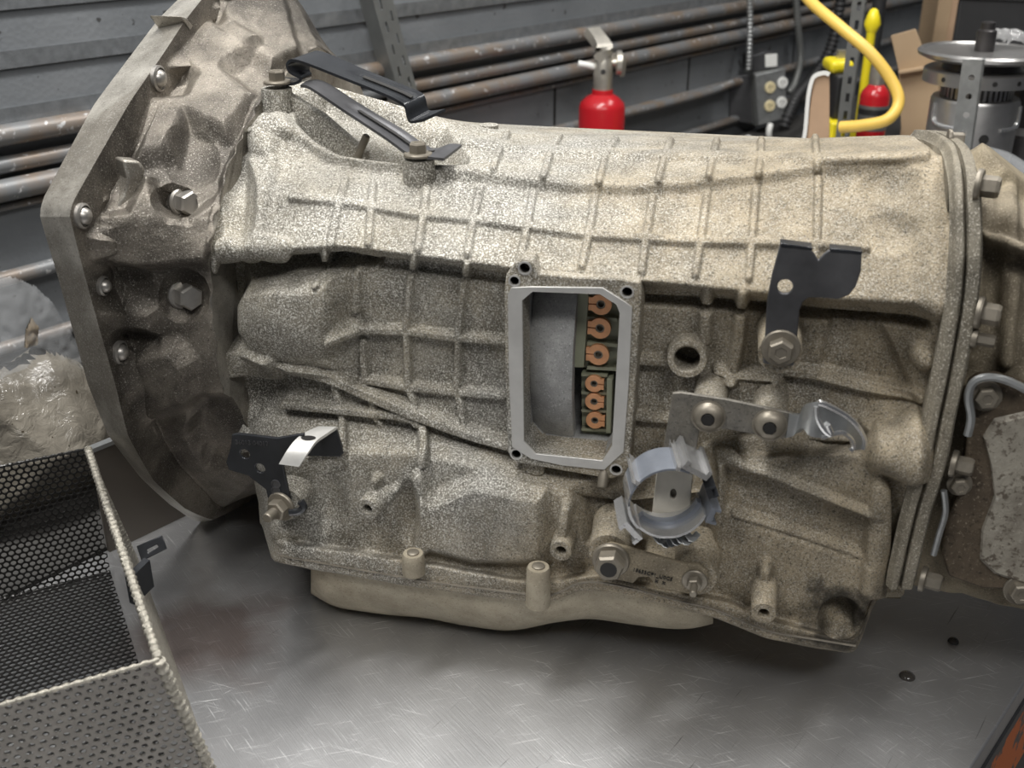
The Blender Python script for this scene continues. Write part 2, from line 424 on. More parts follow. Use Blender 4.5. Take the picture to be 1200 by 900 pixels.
bench = thing('work_bench', 'stainless steel topped work bench with orange frame under the transmission', 'bench', wn(.3, 0, FLZ))
t0b, t1b = -1.15, 2.6
top = MB().add(*box(wn((t0b+t1b)/2, (NB+NR)/2, -.0125), WD*(t1b-t0b)/2, WN*(NR-NB)/2, Z*.0125)).out('bench_top', M_steel, bench, 30)
bv = top.modifiers.new('edge', 'BEVEL'); bv.width = .002; bv.segments = 2
MB().add(*box(wn((t0b+t1b)/2, NR-.002, -.030), WD*(t1b-t0b)/2, WN*.004, Z*.005)).out('edge_strip', M_edge, bench)
for n in (NR-.02, NB+.03):
    MB().add(*box(wn((t0b+t1b)/2, n, -.085), WD*(t1b-t0b)/2, WN*.018, Z*.05)).out('frame_rail', M_orange, bench)
for t in (t0b+.1, t1b-.1):
    MB().add(*box(wn(t, (NB+NR)/2, -.085), WD*.018, WN*((NR-NB)/2-.05), Z*.045)).out('cross_rail', M_orange, bench)
    for n in (NR-.05, NB+.06):
        MB().add(*box(wn(t, n, (FLZ-.035)/2), WD*.025, WN*.025, Z*(-FLZ-.035)/2)).out('leg', M_orange, bench)
M_counter = plain('dark_counter', (.06, .058, .055), .55, 0, .4, 10)
ctr = thing('rear_counter', 'narrow dark counter between the steel bench and the wall', 'counter', wn(.3, -.6, FLZ))
MB().add(*box(wn((t0b+t1b)/2, (NB-.004+WALLN+.03)/2, -.02), WD*(t1b-t0b)/2, WN*(NB-.004-WALLN-.03)/2, Z*.02)).out('counter_top', M_counter, ctr)
for t in (t0b+.1, .7, t1b-.1):
    MB().add(*box(wn(t, -.6, (FLZ-.04)/2), WD*.02, WN*.19, Z*(-FLZ-.04)/2)).out('support_panel', M_counter, ctr)
M_splash = plain('brown_grey_sheet', (.11, .095, .08), .45, .3, .25, 12)
q = uN(120, 523, NB+.004); tq = q @ WD
sp = thing('splash_plate', 'upright brown-grey steel plate on the back edge of the bench', 'panel', wn(tq, NB+.004, 0))
te = -.035; tm, th = (te+tq-.012)/2, (te-tq+.012)/2
MB().add(*box(wn(tm, NB+.004, q[2]/2), WD*th, WN*.002, Z*q[2]/2)).out('plate', M_splash, sp)
MB().add(*box(wn(tm, NB+.005, q[2]+.002), WD*th, WN*.004, Z*.002)).out('folded_rim', M_zinc, sp)

# ------------------------------------------------------------------ transmission
T0 = ABZ(.02, .15, 0)
tr = thing('transmission', 'dusty aluminium automatic transmission lying on its pan on the steel bench', 'transmission', T0)

# --- main case: cross-section rows traced on the photograph, each with its own depth b
def row(pts, b=None):
    L = []
    for p in pts:
        P = uB(p[0], p[1], p[2] if len(p) > 2 else b); L.append((P @ A, P @ B, P[2]))
    L = np.array(sorted(L)); return L
def shift(pts, dy, b): return [(p[0], p[1]+dy, b if len(p) < 3 else p[2]+b) for p in pts]
SH = [(262, 160, .09), (300, 148, .075), (345, 152, .065), (380, 178, .058), (440, 187), (490, 192), (560, 200), (660, 213), (740, 216), (800, 213), (880, 203), (960, 192), (1050, 187), (1115, 190)]
SH = [(p[0], p[1], p[2] if len(p) > 2 else .055) for p in SH]
RL = [(235, 294), (262, 293), (330, 293), (400, 289), (450, 295), (520, 304), (600, 315), (680, 322), (760, 330), (840, 338), (900, 345), (1000, 352), (1120, 359)]
CREST = [(280, 85), (380, 98), (450, 118), (520, 140), (600, 156), (700, 164), (860, 166), (1000, 160), (1060, 158), (1115, 161)]
LB = [(265, 560, .07), (296, 566, .05), (318, 628, -.028), (330, 633), (400, 641), (500, 657), (600, 675), (640, 678), (700, 668), (760, 683), (850, 700), (900, 722), (960, 738), (1003, 748), (1010, 735), (1024, 690, .0), (1070, 690, .0)]
RB = [(265, 572, .07), (296, 578, .05), (318, 655, -.03), (328, 660), (400, 673), (500, 690), (600, 703), (645, 706), (680, 692), (720, 694), (800, 714), (840, 724), (900, 748), (960, 759), (1003, 766), (1010, 752), (1024, 700, .01), (1070, 700, .01)]
SS = np.linspace(-.226, .300, 560)
def const(b, z): return lambda: (np.full(SS.shape, b) if np.isscalar(b) else b, np.full(SS.shape, z) if np.isscalar(z) else z)
def R(pts, b=None):
    L = row(pts, b); return lambda: (np.interp(SS, L[:, 0], L[:, 1]), np.interp(SS, L[:, 0], L[:, 2]))
uz = np.where(SS < -.185, .20, .088) + 0*SS
ROWS = [const(.19, uz), const(.34, uz), const(.385, .2+0*SS), const(.36, .30), const(.27, .365),
        R(CREST, .16), R([(x, (y+y2)/2-2, .10) for (x, y), y2 in zip(CREST, np.interp([p[0] for p in CREST], [p[0] for p in SH], [p[1] for p in SH]))]),
        R(SH), R([(x, y+15, b-.002) for x, y, b in SH]),
        R([(x, y*.45+y2*.55, .012) for (x, y, b), y2 in zip(SH, np.interp([p[0] for p in SH], [p[0] for p in RL], [p[1] for p in RL]))]),
        R(RL, -.017), R(shift(RL, 8, 0), -.017), R(shift(RL, 15, 0), .012),
        R([(240, 400), (600, 425), (1120, 440)], .006),
        R([(250, 470, .01), (300, 475, .01), (400, 490), (500, 503), (600, 528), (740, 538), (830, 527), (930, 520), (1090, 512)], 0.),
        R([(262, 520, .05), (300, 545, .0), (330, 540), (400, 532), (480, 531), (560, 548), (620, 570), (660, 580), (700, 575), (760, 570), (830, 556), (845, 541), (930, 534), (1020, 532), (1080, 532)], -.026),
        R([(q[0], q[1], q[2] if len(q) > 2 else -.031) for q in LB]),
        R([(q[0], q[1]+5, q[2] if len(q) > 2 else -.046) for q in LB]),
        R([(q[0], q[1], q[2] if len(q) > 2 else -.046) for q in RB]),
        R([(q[0], q[1], q[2] if len(q) > 2 else -.044) for q in shift(RB, 1, 0)])]
bz = [r() for r in ROWS]
lastz = bz[-1][1]; bz.append((np.full(SS.shape, .03)+0*SS, np.maximum(lastz, .0)))
bz.append((np.full(SS.shape, .10), np.maximum(lastz, uz)))
K = len(bz); cols = []
for k in range(K):
    b0, z0 = bz[k]; b1, z1 = bz[(k+1) % K]
    L = np.median(np.hypot(b1-b0, z1-z0)); front = 4 <= k <= K-3
    n = max(3, int(L/(.00105 if front else .012)))
    for i in range(n):
        f = i/n; cols.append((b0*(1-f)+b1*f, z0*(1-f)+z1*f))
bb = np.stack([c_[0] for c_ in cols], 1); zz = np.stack([c_[1] for c_ in cols], 1)
bb = gsmooth(gsmooth(bb, 3, 0), 2.2, 1, True); zz = gsmooth(gsmooth(zz, 3, 0), 2.2, 1, True)
P = SS[:, None, None]*A + bb[..., None]*B + zz[..., None]*Z

ft = []
def rib(h, w, *pts): ft.append(('rib', list(pts), w, h))
# top deck
rib(.004, 2.5, (545, 167), (600, 173), (646, 178), (707, 181), (780, 184), (837, 185), (895, 186), (960, 188), (1085, 186))
for q in ([(578, 198), (586, 176), (594, 158)], [(637, 207), (646, 178), (656, 160)], [(702, 214), (710, 182), (722, 164)], [(772, 212), (779, 184), (786, 165)], [(831, 207), (836, 185), (840, 165)], [(889, 205), (892, 186), (892, 165)], [(958, 200), (957, 186), (955, 160)]):
    rib(.0036, 2.2, *q)
# upper panel
rib(.0034, 2.8, (343, 232), (390, 236), (490, 252), (547, 257), (613, 266), (700, 277), (760, 281), (820, 284), (880, 285), (960, 288), (1015, 291))
for q in ([(405, 212), (398, 238), (388, 286)], [(437, 218), (432, 286)], [(500, 222), (497, 250), (490, 292)], [(563, 222), (555, 258), (548, 298)], [(625, 226), (618, 266), (610, 305)], [(697, 232), (690, 276), (682, 312)], [(765, 232), (757, 280), (752, 318)], [(829, 228), (821, 284), (815, 322)], [(886, 222), (881, 285), (877, 326)], [(959, 210), (957, 288), (950, 335)]):
    rib(.003, 2.6, *q)
ft.append(('blob', 1085, 225, 60, 50, .004)); ft.append(('blob', 1040, 222, 36, 20, -.004)); ft.append(('blob', 1040, 275, 38, 26, -.0035))
ft.append(('blob', 310, 165, 22, 26, .012)); ft.append(('rib', [(325, 150), (312, 180), (300, 230), (296, 290)], 9, .006, 14))
ft.append(('blob', 283, 240, 22, 55, -.012))
ft.append(('rib', [(265, 292), (300, 285), (330, 292)], 8, .006, 8))
ft.append(('plat', [(352, 140), (372, 160), (400, 176), (440, 182), (490, 186), (545, 186), (520, 152), (470, 130), (430, 114), (385, 100), (352, 112)], -.020, 16))
# side panel, left of the port
for q in ([(421, 305), (420, 360)], [(485, 305), (478, 377), (480, 450), (490, 478)], [(547, 312), (539, 383), (537, 450), (545, 495)], [(381, 296), (380, 320)], [(393, 445), (402, 480), (404, 528)], [(435, 460), (447, 498)], [(427, 400), (430, 445)]): rib(.007, 2.6, *q)
for q in ([(400, 384), (480, 385), (530, 392), (592, 397)], [(427, 443), (480, 452), (537, 457), (592, 462)]): rib(.007, 3, *q)
ft.append(('rib', [(300, 421), (340, 423), (390, 439), (463, 471), (530, 497), (595, 520)], 4, .012, 7))
ft.append(('rib', [(272, 418), (300, 420), (318, 424)], 13, .016, 14))
ft.append(('rib', [(338, 470), (403, 478), (470, 484), (488, 488), (495, 500), (497, 540)], 3, .010, 5))
ft.append(('rib', [(252, 303), (250, 360), (253, 420), (264, 470), (288, 520)], 5, .014, 6))
ft.append(('plat', [(285, 320), (330, 318), (395, 318), (403, 345), (402, 400), (398, 428), (350, 425), (300, 402), (285, 380)], .018, 26)); ft.append(('blob', 350, 365, 70, 55, .012))
ft.append(('blob', 410, 383, 18, 14, .010)); ft.append(('blob', 305, 455, 34, 40, -.010))
# side panel, right of the port
for q in ([(829, 348), (826, 395)], [(870, 350), (866, 395), (857, 440)], [(912, 432), (914, 482)]): ft.append(('rib', q, 4, .008, 7))
for q in ([(748, 419), (790, 421)], [(840, 430), (857, 434), (905, 437)], [(742, 486), (790, 490)]): rib(.007, 3, *q)
ft.append(('rib', [(915, 431), (953, 436), (1007, 449), (1075, 462)], 4, .008, 6))
ft.append(('plat', [(820, 435), (912, 440), (915, 480), (820, 466)], .010, 14))
ft.append(('plat', [(975, 368), (1030, 375), (1075, 470), (960, 435)], -.006, 10))
ft.append(('rib', [(828, 534), (927, 523), (1000, 514)], 2.5, .012, 3))
ft.append(('rib', [(845, 537), (895, 549), (955, 574), (1028, 603)], 2, .010, 3))
ft.append(('rib', [(861, 601), (927, 624), (1016, 653)], 1.5, .005, 4))
ft.append(('rib', [(843, 540), (838, 600), (835, 650)], 5, .004, 9))
ft.append(('plat', [(848, 545), (900, 556), (1026, 606), (1014, 655), (930, 630), (850, 596)], -.007, 14))
ft.append(('plat', [(742, 550), (838, 545), (833, 655), (725, 642), (690, 634), (672, 575), (700, 566)], -.020, 16))
ft.append(('plat', [(1014, 495), (1035, 480), (1085, 480), (1085, 545), (1045, 552), (1020, 538)], .020, 26)); ft.append(('plat', [(1070, 200), (1130, 190), (1125, 400), (1085, 640), (1040, 640), (1065, 480), (1085, 360)], .008, 34)); ft.append(('blob', 1080, 410, 18, 16, .014, .7)); ft.append(('blob', 1100, 660, 30, 30, .012, .8))
ft.append(('rib', [(1030, 570), (1022, 640), (1018, 690)], 5, .010, 8))
ft.append(('groove', [(756, 352), (830, 356), (900, 362), (960, 368), (1085, 378)], 3, .012, 5))
ft.append(('plat', [(258, 305), (330, 304), (405, 299), (445, 306), (400, 316), (330, 322), (296, 332), (280, 352), (276, 400), (262, 408), (256, 350)], -.020, 10))
ft.append(('groove', [(450, 308), (520, 317), (590, 327)], 3, .005, 5))
# lower body
ft.append(('plat', [(500, 585), (560, 560), (640, 575), (640, 655), (560, 655), (500, 640)], .012, 20))
ft.append(('rib', [(492, 560), (494, 610), (495, 640)], 3, .008, 10))
ft.append(('blob', 480, 600, 18, 40, -.010)); ft.append(('blob', 370, 590, 40, 40, -.006))
ft.append(('rib', [(443, 560), (436, 580)], 3, .010, 5)); ft.append(('rib', [(465, 572), (455, 582)], 3, .010, 5))
ft.append(('rib', [(665, 592), (661, 625)], 4, .014, 5)); ft.append(('rib', [(897, 662), (895, 705)], 4, .014, 7))
ft.append(('blob', 893, 700, 22, 30, .010)); ft.append(('blob', 985, 725, 26, 24, -.014, .6))
ft.append(('blob', 335, 620, 18, 22, .010)); ft.append(('blob', 718, 640, 26, 22, .010))
P2, px, py, face = displace(P, ft, True, -1, .16)
P2 += (gsmooth(gsmooth(rng.normal(size=px.shape), 7, 0), 7, 1)*.006)[..., None]*(-B)*face[..., None]
WIN = [(612, 352), (624, 342), (703, 345), (722, 357), (726, 367), (717, 523), (706, 540), (628, 532), (614, 517)]
hx, hy, _ = project(P2)
cutm = (np.hypot(hx-805, hy-421) < 15) & face
cutm |= inside(hx, hy, [(x+(-5 if x < 660 else 5), y+(-4 if y < 440 else 4)) for x, y in WIN]) & face
case, CV, CF = grid_obj('main_case', P2, M_case, tr, True, cutm)
bvh = BVHTree.FromPolygons([tuple(v) for v in CV], [tuple(f) for f in CF.tolist()])
def hit(x, y, tree=None):
    r = unit(ray(x, y)); h = (tree or bvh).ray_cast(Vector(C), Vector(r))
    if h[0] is None: return uB(x, y, 0.), -B
    return np.array(h[0]), np.array(h[1])

# --- bell housing
CB, CZ = .19, .235
R0 = [(262, -60), (213, -5), (186, 22), (157, 60), (110, 123), (52, 230), (47, 254), (65, 315), (82, 375), (103, 450), (127, 510), (165, 560), (200, 592), (235, 612)]
R1 = [(290, -60), (240, -5), (217, 24), (192, 62), (152, 120), (88, 232), (82, 254), (98, 318), (115, 380), (135, 450), (150, 510), (180, 563), (217, 596), (250, 609)]
R2 = [(322, -50), (268, 5), (246, 38), (226, 72), (190, 125), (130, 225), (122, 258), (135, 320), (150, 385), (168, 450), (185, 505), (210, 545), (238, 575), (262, 595)]
R4 = [(372, 55), (345, 80), (325, 102), (305, 130), (290, 160), (265, 212), (254, 262), (250, 320), (251, 380), (256, 430), (268, 475), (281, 508), (292, 536), (302, 560)]
def ring(pts, s, rh):
    L = []
    for x, y in pts:
        Q = uS(x, y, s); L.append((Q @ B-CB, Q[2]-CZ))
    a0 = math.atan2(L[0][1], L[0][0]); a1 = math.atan2(L[-1][1], L[-1][0])
    while a1 < a0: a1 += 2*math.pi
    r0, r1 = np.hypot(*L[0]), np.hypot(*L[-1])
    for f in np.linspace(0, 1, 9)[1:-1]:
        a = a1+(a0+2*math.pi-a1)*f; rr_ = (r1*(1-f)+r0*f)*(1-math.sin(math.pi*f))+rh*math.sin(math.pi*f)
        L.append((rr_*math.cos(a), rr_*math.sin(a)))
    return np.array([ABZ(s, CB+p[0], CZ+p[1]) for p in L])
S0, S1, S4 = -.335, -.300, -.224
rings = [ring(R0, S0, .225), ring(R1, S1, .225), ring(R2, S1+.003, .21)]
r4 = ring(R4, S4, .20)
for f in (.35, .7): rings.append(rings[2]*(1-f)+r4*f)
rings.append(r4)
NT = 900; nc = len(r4)
def closed_resample(Q, n):
    u = np.linspace(0, nc, n, endpoint=False); i = np.floor(u).astype(int); f = (u-i)[:, None]
    g = lambda k: Q[(i+k) % nc]
    p0, p1, p2, p3 = g(-1), g(0), g(1), g(2)
    sm = .5*(2*p1+(p2-p0)*f+(2*p0-5*p1+4*p2-p3)*f*f+(3*p1-p0-3*p2+p3)*f**3)
    ln = p1*(1-f)+p2*f
    return .35*sm+.65*ln
# denser sampling on the visible part
wts = np.where(np.arange(nc) < 13, 1., .12); cum = np.concatenate([[0], np.cumsum(wts)]); cum /= cum[-1]
useq = np.interp(np.linspace(0, 1, NT, endpoint=False), cum, np.arange(nc+1))
def cres(Q):
    i = np.floor(useq).astype(int); f = (useq-i)[:, None]; g = lambda k: Q[(i+k) % nc]
    p0, p1, p2, p3 = g(-1), g(0), g(1), g(2)
    sm = .5*(2*p1+(p2-p0)*f+(2*p0-5*p1+4*p2-p3)*f*f+(3*p1-p0-3*p2+p3)*f**3)
    return .3*sm+.7*(p1*(1-f)+p2*f)
RR = [cres(q) for q in rings]
seg = [10, 34, 44, 44, 44]; G = []
for k in range(len(RR)-1):
    for i in range(seg[k]): f = i/seg[k]; G.append(RR[k]*(1-f)+RR[k+1]*f)
G.append(RR[-1]); G = np.array(G)
Gw = G.copy(); Gw[46:] = gsmooth(G, 4, 0)[46:]; G = Gw
bf = []
c1 = lambda pts: [(x/3., y/3.) for x, y in pts]
bf.append(('plat', c1([(740, 100), (895, 190), (790, 270), (905, 365), (800, 500), (660, 435), (610, 560), (480, 590), (545, 370), (655, 360), (690, 300), (610, 235)]), .013, 20))
bf.append(('plat', [(x/4.+30, y/4.+150) for x, y in [(330, 600), (540, 640), (880, 640), (900, 340), (770, 430), (690, 410), (610, 330), (600, 260), (560, 260), (480, 400), (380, 420), (310, 520)]], .014, 18))
bf.append(('plat', [(x/4., y/4.+250) for x, y in [(490, 470), (600, 410), (745, 440), (740, 555), (580, 540)]], .009, 20))
bf.append(('plat', [(x/4., y/4.+250) for x, y in [(600, 640), (830, 600), (910, 690), (900, 870), (700, 960), (590, 800)]], .011, 24))
bf.append(('plat', [(255, 10), (330, 0), (350, 70), (315, 88), (262, 40)], .012, 16))
bf.append(('blob', 216, 347, 30, 32, -.012, .6)); bf.append(('blob', 205, 238, 26, 24, -.016, .6))
bf.append(('blob', 225, 190, 34, 34, -.008)); bf.append(('blob', 160, 400, 32, 22, -.005)); bf.append(('blob', 150, 330, 30, 24, -.005))
bf.append(('plat', [(230, 470), (285, 470), (300, 545), (245, 545), (225, 510)], -.012, 22))
bf.append(('rib', [(325, 104), (300, 150), (268, 215), (256, 285)], 6, .006, 8))
G2, gx, gy, gf = displace(G, bf, True, -1, .5)
G2[0:12] = G[0:12]
G2[40:] += (gsmooth(gsmooth(rng.normal(size=gx.shape), 5, 0), 5, 1)*.008)[40:, :, None]*A
G2[..., 2] = np.maximum(G2[..., 2], .004)
bell, BV, BF = grid_obj('bell_housing', G2, M_bell, tr, True, None, True, 38)
bell.data.materials.append(M_rim)
pol = np.zeros(len(bell.data.polygons), np.int32); pol[:NT*10] = 1; pol[-2:] = 1; bell.data.polygons.foreach_set('material_index', pol)
bell['label'] = 'oily grey-brown cast bell housing with a worn flange rim'
btree = BVHTree.FromPolygons([tuple(v) for v in BV], [tuple(f) for f in BF.tolist()])

# --- bolts, studs and tab on the bell housing
def bhit(x, y): return hit(x, y, btree)
for x, y, r in ((218, 237, 15), (217, 346, 15)):
    p, n = bhit(x, y); k = pxm(p); ax = unit(A*.75-B*.62+Z*.10)
    m = MB(); m.add(*lathe(p-ax*.012, ax, [(r*k*1.25, 0), (r*k*1.25, .010), (r*k*1.1, .012)], 26))
    r_ = r*k; m.add(*lathe(p, ax, [(r_, -.01), (r_, .012), (r_*.86, .014)], 6, .35)); m.out('bolt', M_boltg, bell, 25)
for x, y, r in ((96, 253, 13), (185, 92, 13), (140, 413, 12), (120, 335, 10)):
    p, n = bhit(x, y); k = pxm(p)*1.05; ax = A
    m = MB(); m.add(*lathe(p-ax*.001, ax, [(r*k*1.12, 0), (r*k*1.12, .003), (r*k*.92, .004), (r*k*.86, .001)], 28, cap=(True, False)))
    m.add(*lathe(p-ax*.001, ax, [(r*k*.82, 0), (r*k*.80, .003), (r*k*.6, .0062), (r*k*.3, .0078), (0, .008)], 24)); m.out('dowel', M_boltg, bell, 35)
q = [(x/4.+30, y/4.+150) for x, y in [(455, 150), (535, 155), (562, 190), (555, 260), (525, 345), (480, 385), (425, 378), (455, 320), (480, 240)]]
p0, _ = bhit(150, 215); sT = p0 @ A+.012; nn = unit(A*.8-B*.6)
plate('cast_tab', [plane(x, y, nn, p0 @ nn+.010) for x, y in q], [], nn, .016, M_rim, bell, .002)
# small step block at the top of the flange
q = [uS(x, y, S1+.001) for x, y in [(212, 19), (219, 21), (243, 50), (236, 55)]]
plate('flange_step', q, [], A, .028, M_rim, bell, .001)
# web and boss behind the strap bolt
bp = uB(324, 103, .10)
m = MB(); m.add(*lathe(bp, -Z, [(.012, 0), (.0125, .01), (.016, .06), (.02, .08)], 24)); m.out('boss', M_case, case)
pts = [uB(332, 105, .105), uB(380, 135, .10), uB(430, 178, .085)]
m = MB(); low = [p-Z*.06 for p in pts]
for i in range(2):
    c_ = (pts[i]+pts[i+1]+low[i]+low[i+1])/4
    v = [pts[i]-B*.005, pts[i+1]-B*.005, low[i+1]-B*.007, low[i]-B*.007, pts[i]+B*.005, pts[i+1]+B*.005, low[i+1]+B*.007, low[i]+B*.007]
    m.add(v, [[0, 1, 2, 3][::-1], [4, 5, 6, 7], [0, 4, 5, 1][::-1], [3, 2, 6, 7][::-1], [0, 3, 7, 4], [1, 5, 6, 2]])
m.out('web', M_case, case)
# --- oil pan
NPX = 90; rows = []
xs = np.linspace(362, 838, NPX)
bot = np.interp(xs, [362, 372, 390, 440, 500, 540, 575, 610, 640, 690, 740, 790, 825, 838], [690, 702, 712, 720, 724, 733, 740, 739, 731, 724, 732, 738, 736, 728])
bot = gsmooth(bot, 2, 0); topy = np.interp(xs, [p[0] for p in RB], [p[1]-4 for p in RB])
for i, x in enumerate(xs):
    e = min(1, min(x-362, 838-x)/16.); e = math.sqrt(max(e, .02))
    b0 = -.036+.02*(1-e)
    prof = []
    for f in np.linspace(0, 1, 26):
        y = topy[i]*(1-f)+bot[i]*f; prof.append(uB(x, y, b0+.036*(1-math.sqrt(max(1-f**2.6, 0)))))
    zb = max(prof[-1][2], .002)
    for p in prof: p[2] = max(p[2], .002)
    s_ = prof[-1] @ A
    prof.append(ABZ(s_, .08, zb)); prof.append(ABZ(s_, .27, zb)); prof.append(ABZ(s_, .31, .03)); prof.append(ABZ(s_, .31, .075)); prof.append(ABZ(s_, .1, .08))
    rows.append(prof)
PP = np.array(rows); PP = gsmooth(PP, 1.2, 0)
pan, PV, PF = grid_obj('oil_pan', PP, M_pan, tr, True, None, True, 50)

# --- rear flange and adapter housing (end of the case)
fl_l = [(1062, 162, .17), (1082, 163, .12), (1104, 176, .06), (1112, 215, .004), (1113, 290, -.018), (1108, 350, -.024), (1096, 420, -.028), (1084, 480, -.030), (1074, 530, -.032), (1058, 590, -.032), (1046, 640, -.032), (1036, 690, -.032)]
fl_r = [(1094, 160, .17), (1114, 162, .11), (1138, 180, .055), (1150, 215, .0), (1152, 290, -.02), (1148, 350, -.026), (1136, 420, -.03), (1120, 490, -.032), (1110, 545, -.034), (1094, 590, -.034), (1082, 640, -.034), (1070, 692, -.034)]
def band(name, e0, e1, lift, mat, n=180, m_=14, noise_=.00025, soft=False):
    t = np.linspace(0, 1, len(e0)); tt = np.linspace(0, 1, n)
    ip = lambda E: np.stack([np.interp(tt, t, [p[j] for p in E]) for j in range(3)], 1)
    E0, E1 = gsmooth(ip(e0), 4, 0), gsmooth(ip(e1), 4, 0); Gd = []
    for i in range(n):
        r = []
        for f in np.linspace(0, 1, m_):
            q = E0[i]*(1-f)+E1[i]*f; p = uB(*q); r.append(p)
        n_ = unit(np.cross(r[-1]-r[0], (uB(*E0[min(i+1, n-1)])-uB(*E0[max(i-1, 0)]))));
        if n_ @ (C-r[0]) < 0: n_ = -n_
        r = [p+n_*lift*sstep(np.array(min(f*(m_/7. if soft else m_/2.5), (1-f)*m_/2.5))) for p, f in zip(r, np.linspace(0, 1, m_))]
        r.append(r[-1]-n_*.035-A*.0); r.append(r[0]-n_*.035)
        Gd.append(r)
    Gd = np.array(Gd); Gd[:, :m_] += gsmooth(rng.normal(size=(n, m_, 3)), 2, 0)*noise_
    return grid_obj(name, Gd, mat, tr, True, None, True, 40)
mid = [tuple(np.array(a_)*.5+np.array(b_)*.5) for a_, b_ in zip(fl_l, fl_r)]
band('rear_flange', fl_l, mid, .006, M_flange, soft=True)
adp, _, _ = band('adapter_flange', mid, fl_r, .0050, M_flange)
# adapter housing behind the flange
SA = np.linspace(.300, .46, 90)
def RA(pts):
    L = row(pts); return np.interp(SA, L[:, 0], L[:, 1]), np.interp(SA, L[:, 0], L[:, 2])
ad = [(np.full(90, .19), np.full(90, .10)), (np.full(90, .33), np.full(90, .12)), (np.full(90, .35), np.full(90, .26)), (np.full(90, .25), np.full(90, .34)),
      RA([(1100, 158, .14), (1146, 181, .13), (1200, 224, .12), (1290, 270, .12)]), RA([(1120, 178, .07), (1150, 192, .06), (1200, 240, .05), (1290, 280, .05)]),
      RA([(1130, 235, .02), (1165, 240, .012), (1200, 265, .008), (1290, 290, .008)]), RA([(1140, 300, .0), (1200, 330, -.003), (1290, 360, -.003)]),
      RA([(1120, 430, -.004), (1200, 440, -.008), (1290, 450, -.008)]), RA([(1090, 560, -.004), (1200, 580, -.008), (1290, 600, -.008)]),
      RA([(1070, 682, -.004), (1130, 695, -.012), (1200, 712, -.012), (1290, 735, -.012)]), RA([(1070, 686, .03), (1130, 699, .02), (1200, 716, .02), (1290, 739, .02)])]
cols = []
for k in range(len(ad)):
    for i in range(26):
        f = i/26; a_, b_ = ad[k], ad[(k+1) % len(ad)]; cols.append((a_[0]*(1-f)+b_[0]*f, a_[1]*(1-f)+b_[1]*f))
bb = gsmooth(np.stack([q[0] for q in cols], 1), 4, 1, True); zz = gsmooth(np.stack([q[1] for q in cols], 1), 4, 1, True)
Q = SA[:, None, None]*A+bb[..., None]*B+zz[..., None]*Z
af = [('rib', [(1148, 276), (1175, 284), (1230, 305)], 4, .02, 4), ('rib', [(1145, 182), (1170, 208), (1205, 232)], 4, .010, 5), ('rib', [(1180, 225), (1186, 300)], 3, .006, 8), ('rib', [(1188, 330), (1178, 420)], 4, .008, 8), ('blob', 1165, 330, 14, 60, -.008)]
Q, _, _, _ = displace(Q, af, True, -1, .2)
Q += (gsmooth(gsmooth(rng.normal(size=Q.shape[:2]), 2.5, 0), 3, 1)*.011)[..., None]*(-B)
tail, TV, TF = grid_obj('adapter_housing', Q, M_tail, tr, True)
ttree = BVHTree.FromPolygons([tuple(v) for v in TV], [tuple(f) for f in TF.tolist()])
# sheet metal side cover on the adapter
cov = [(1136, 452), (1148, 443), (1170, 442), (1200, 452), (1290, 475), (1290, 700), (1200, 692), (1150, 690), (1112, 676), (1104, 650), (1110, 610), (1128, 570), (1134, 510)]
covo = plate('side_cover', [uB(x, y, -.026) for x, y in cov], [], -B, .012, M_cover, tr, .002)
emb = [(1165, 490), (1200, 482), (1290, 500), (1290, 690), (1200, 684), (1165, 672), (1148, 655), (1150, 620), (1165, 580), (1160, 540), (1152, 510)]
m = MB(); P0 = [uB(x, y, -.026) for x, y in emb]; ce = sum(P0)/len(P0); P1 = [p*.95+ce*.05-B*.003 for p in P0]
m.add(P0+P1, [[i, (i+1) % 11, 11+(i+1) % 11, 11+i] for i in range(11)]+[list(range(11, 22))]); m.out('embossed_panel', M_emb, covo, 30)
path = smooth_path([uB(x, y, -.034) for x, y in [(1205, 458), (1180, 446), (1158, 442), (1141, 448), (1135, 465), (1138, 490), (1134, 510)]], 30)
MB().add(*sweep(path, circ(.0028, 8))).out('cover_rim', M_zinc, covo)
path = smooth_path([uB(x, y, -.034) for x, y in [(1106, 575), (1108, 600), (1101, 625), (1094, 650)]], 14)
MB().add(*sweep(path, circ(.0022, 8))).out('gasket_edge', M_zinc, covo)
for x, y, r in ((1155, 464, 11), (1124, 567, 9), (1196, 692, 12)): hexbolt('bolt', uB(x, y, -.0275), unit(-B+Z*.1), r*.00066, .008, M_boltd, covo)
for x, y, r in ((1151, 217, 10), (1152, 366, 10), (1146, 396, 6), (1122, 543, 9), (1086, 678, 9)):
    p = uB(x-5, y, -.028 if y > 300 else -.002); ax = unit(A*.94-B*.3)
    hexbolt('bolt', p, ax, r*.0007, .013, M_boltd, adp, 1.5)
hexbolt('bolt', uB(1112, 163, .09), unit(A), .005, .010, M_boltd, adp, 1.4)

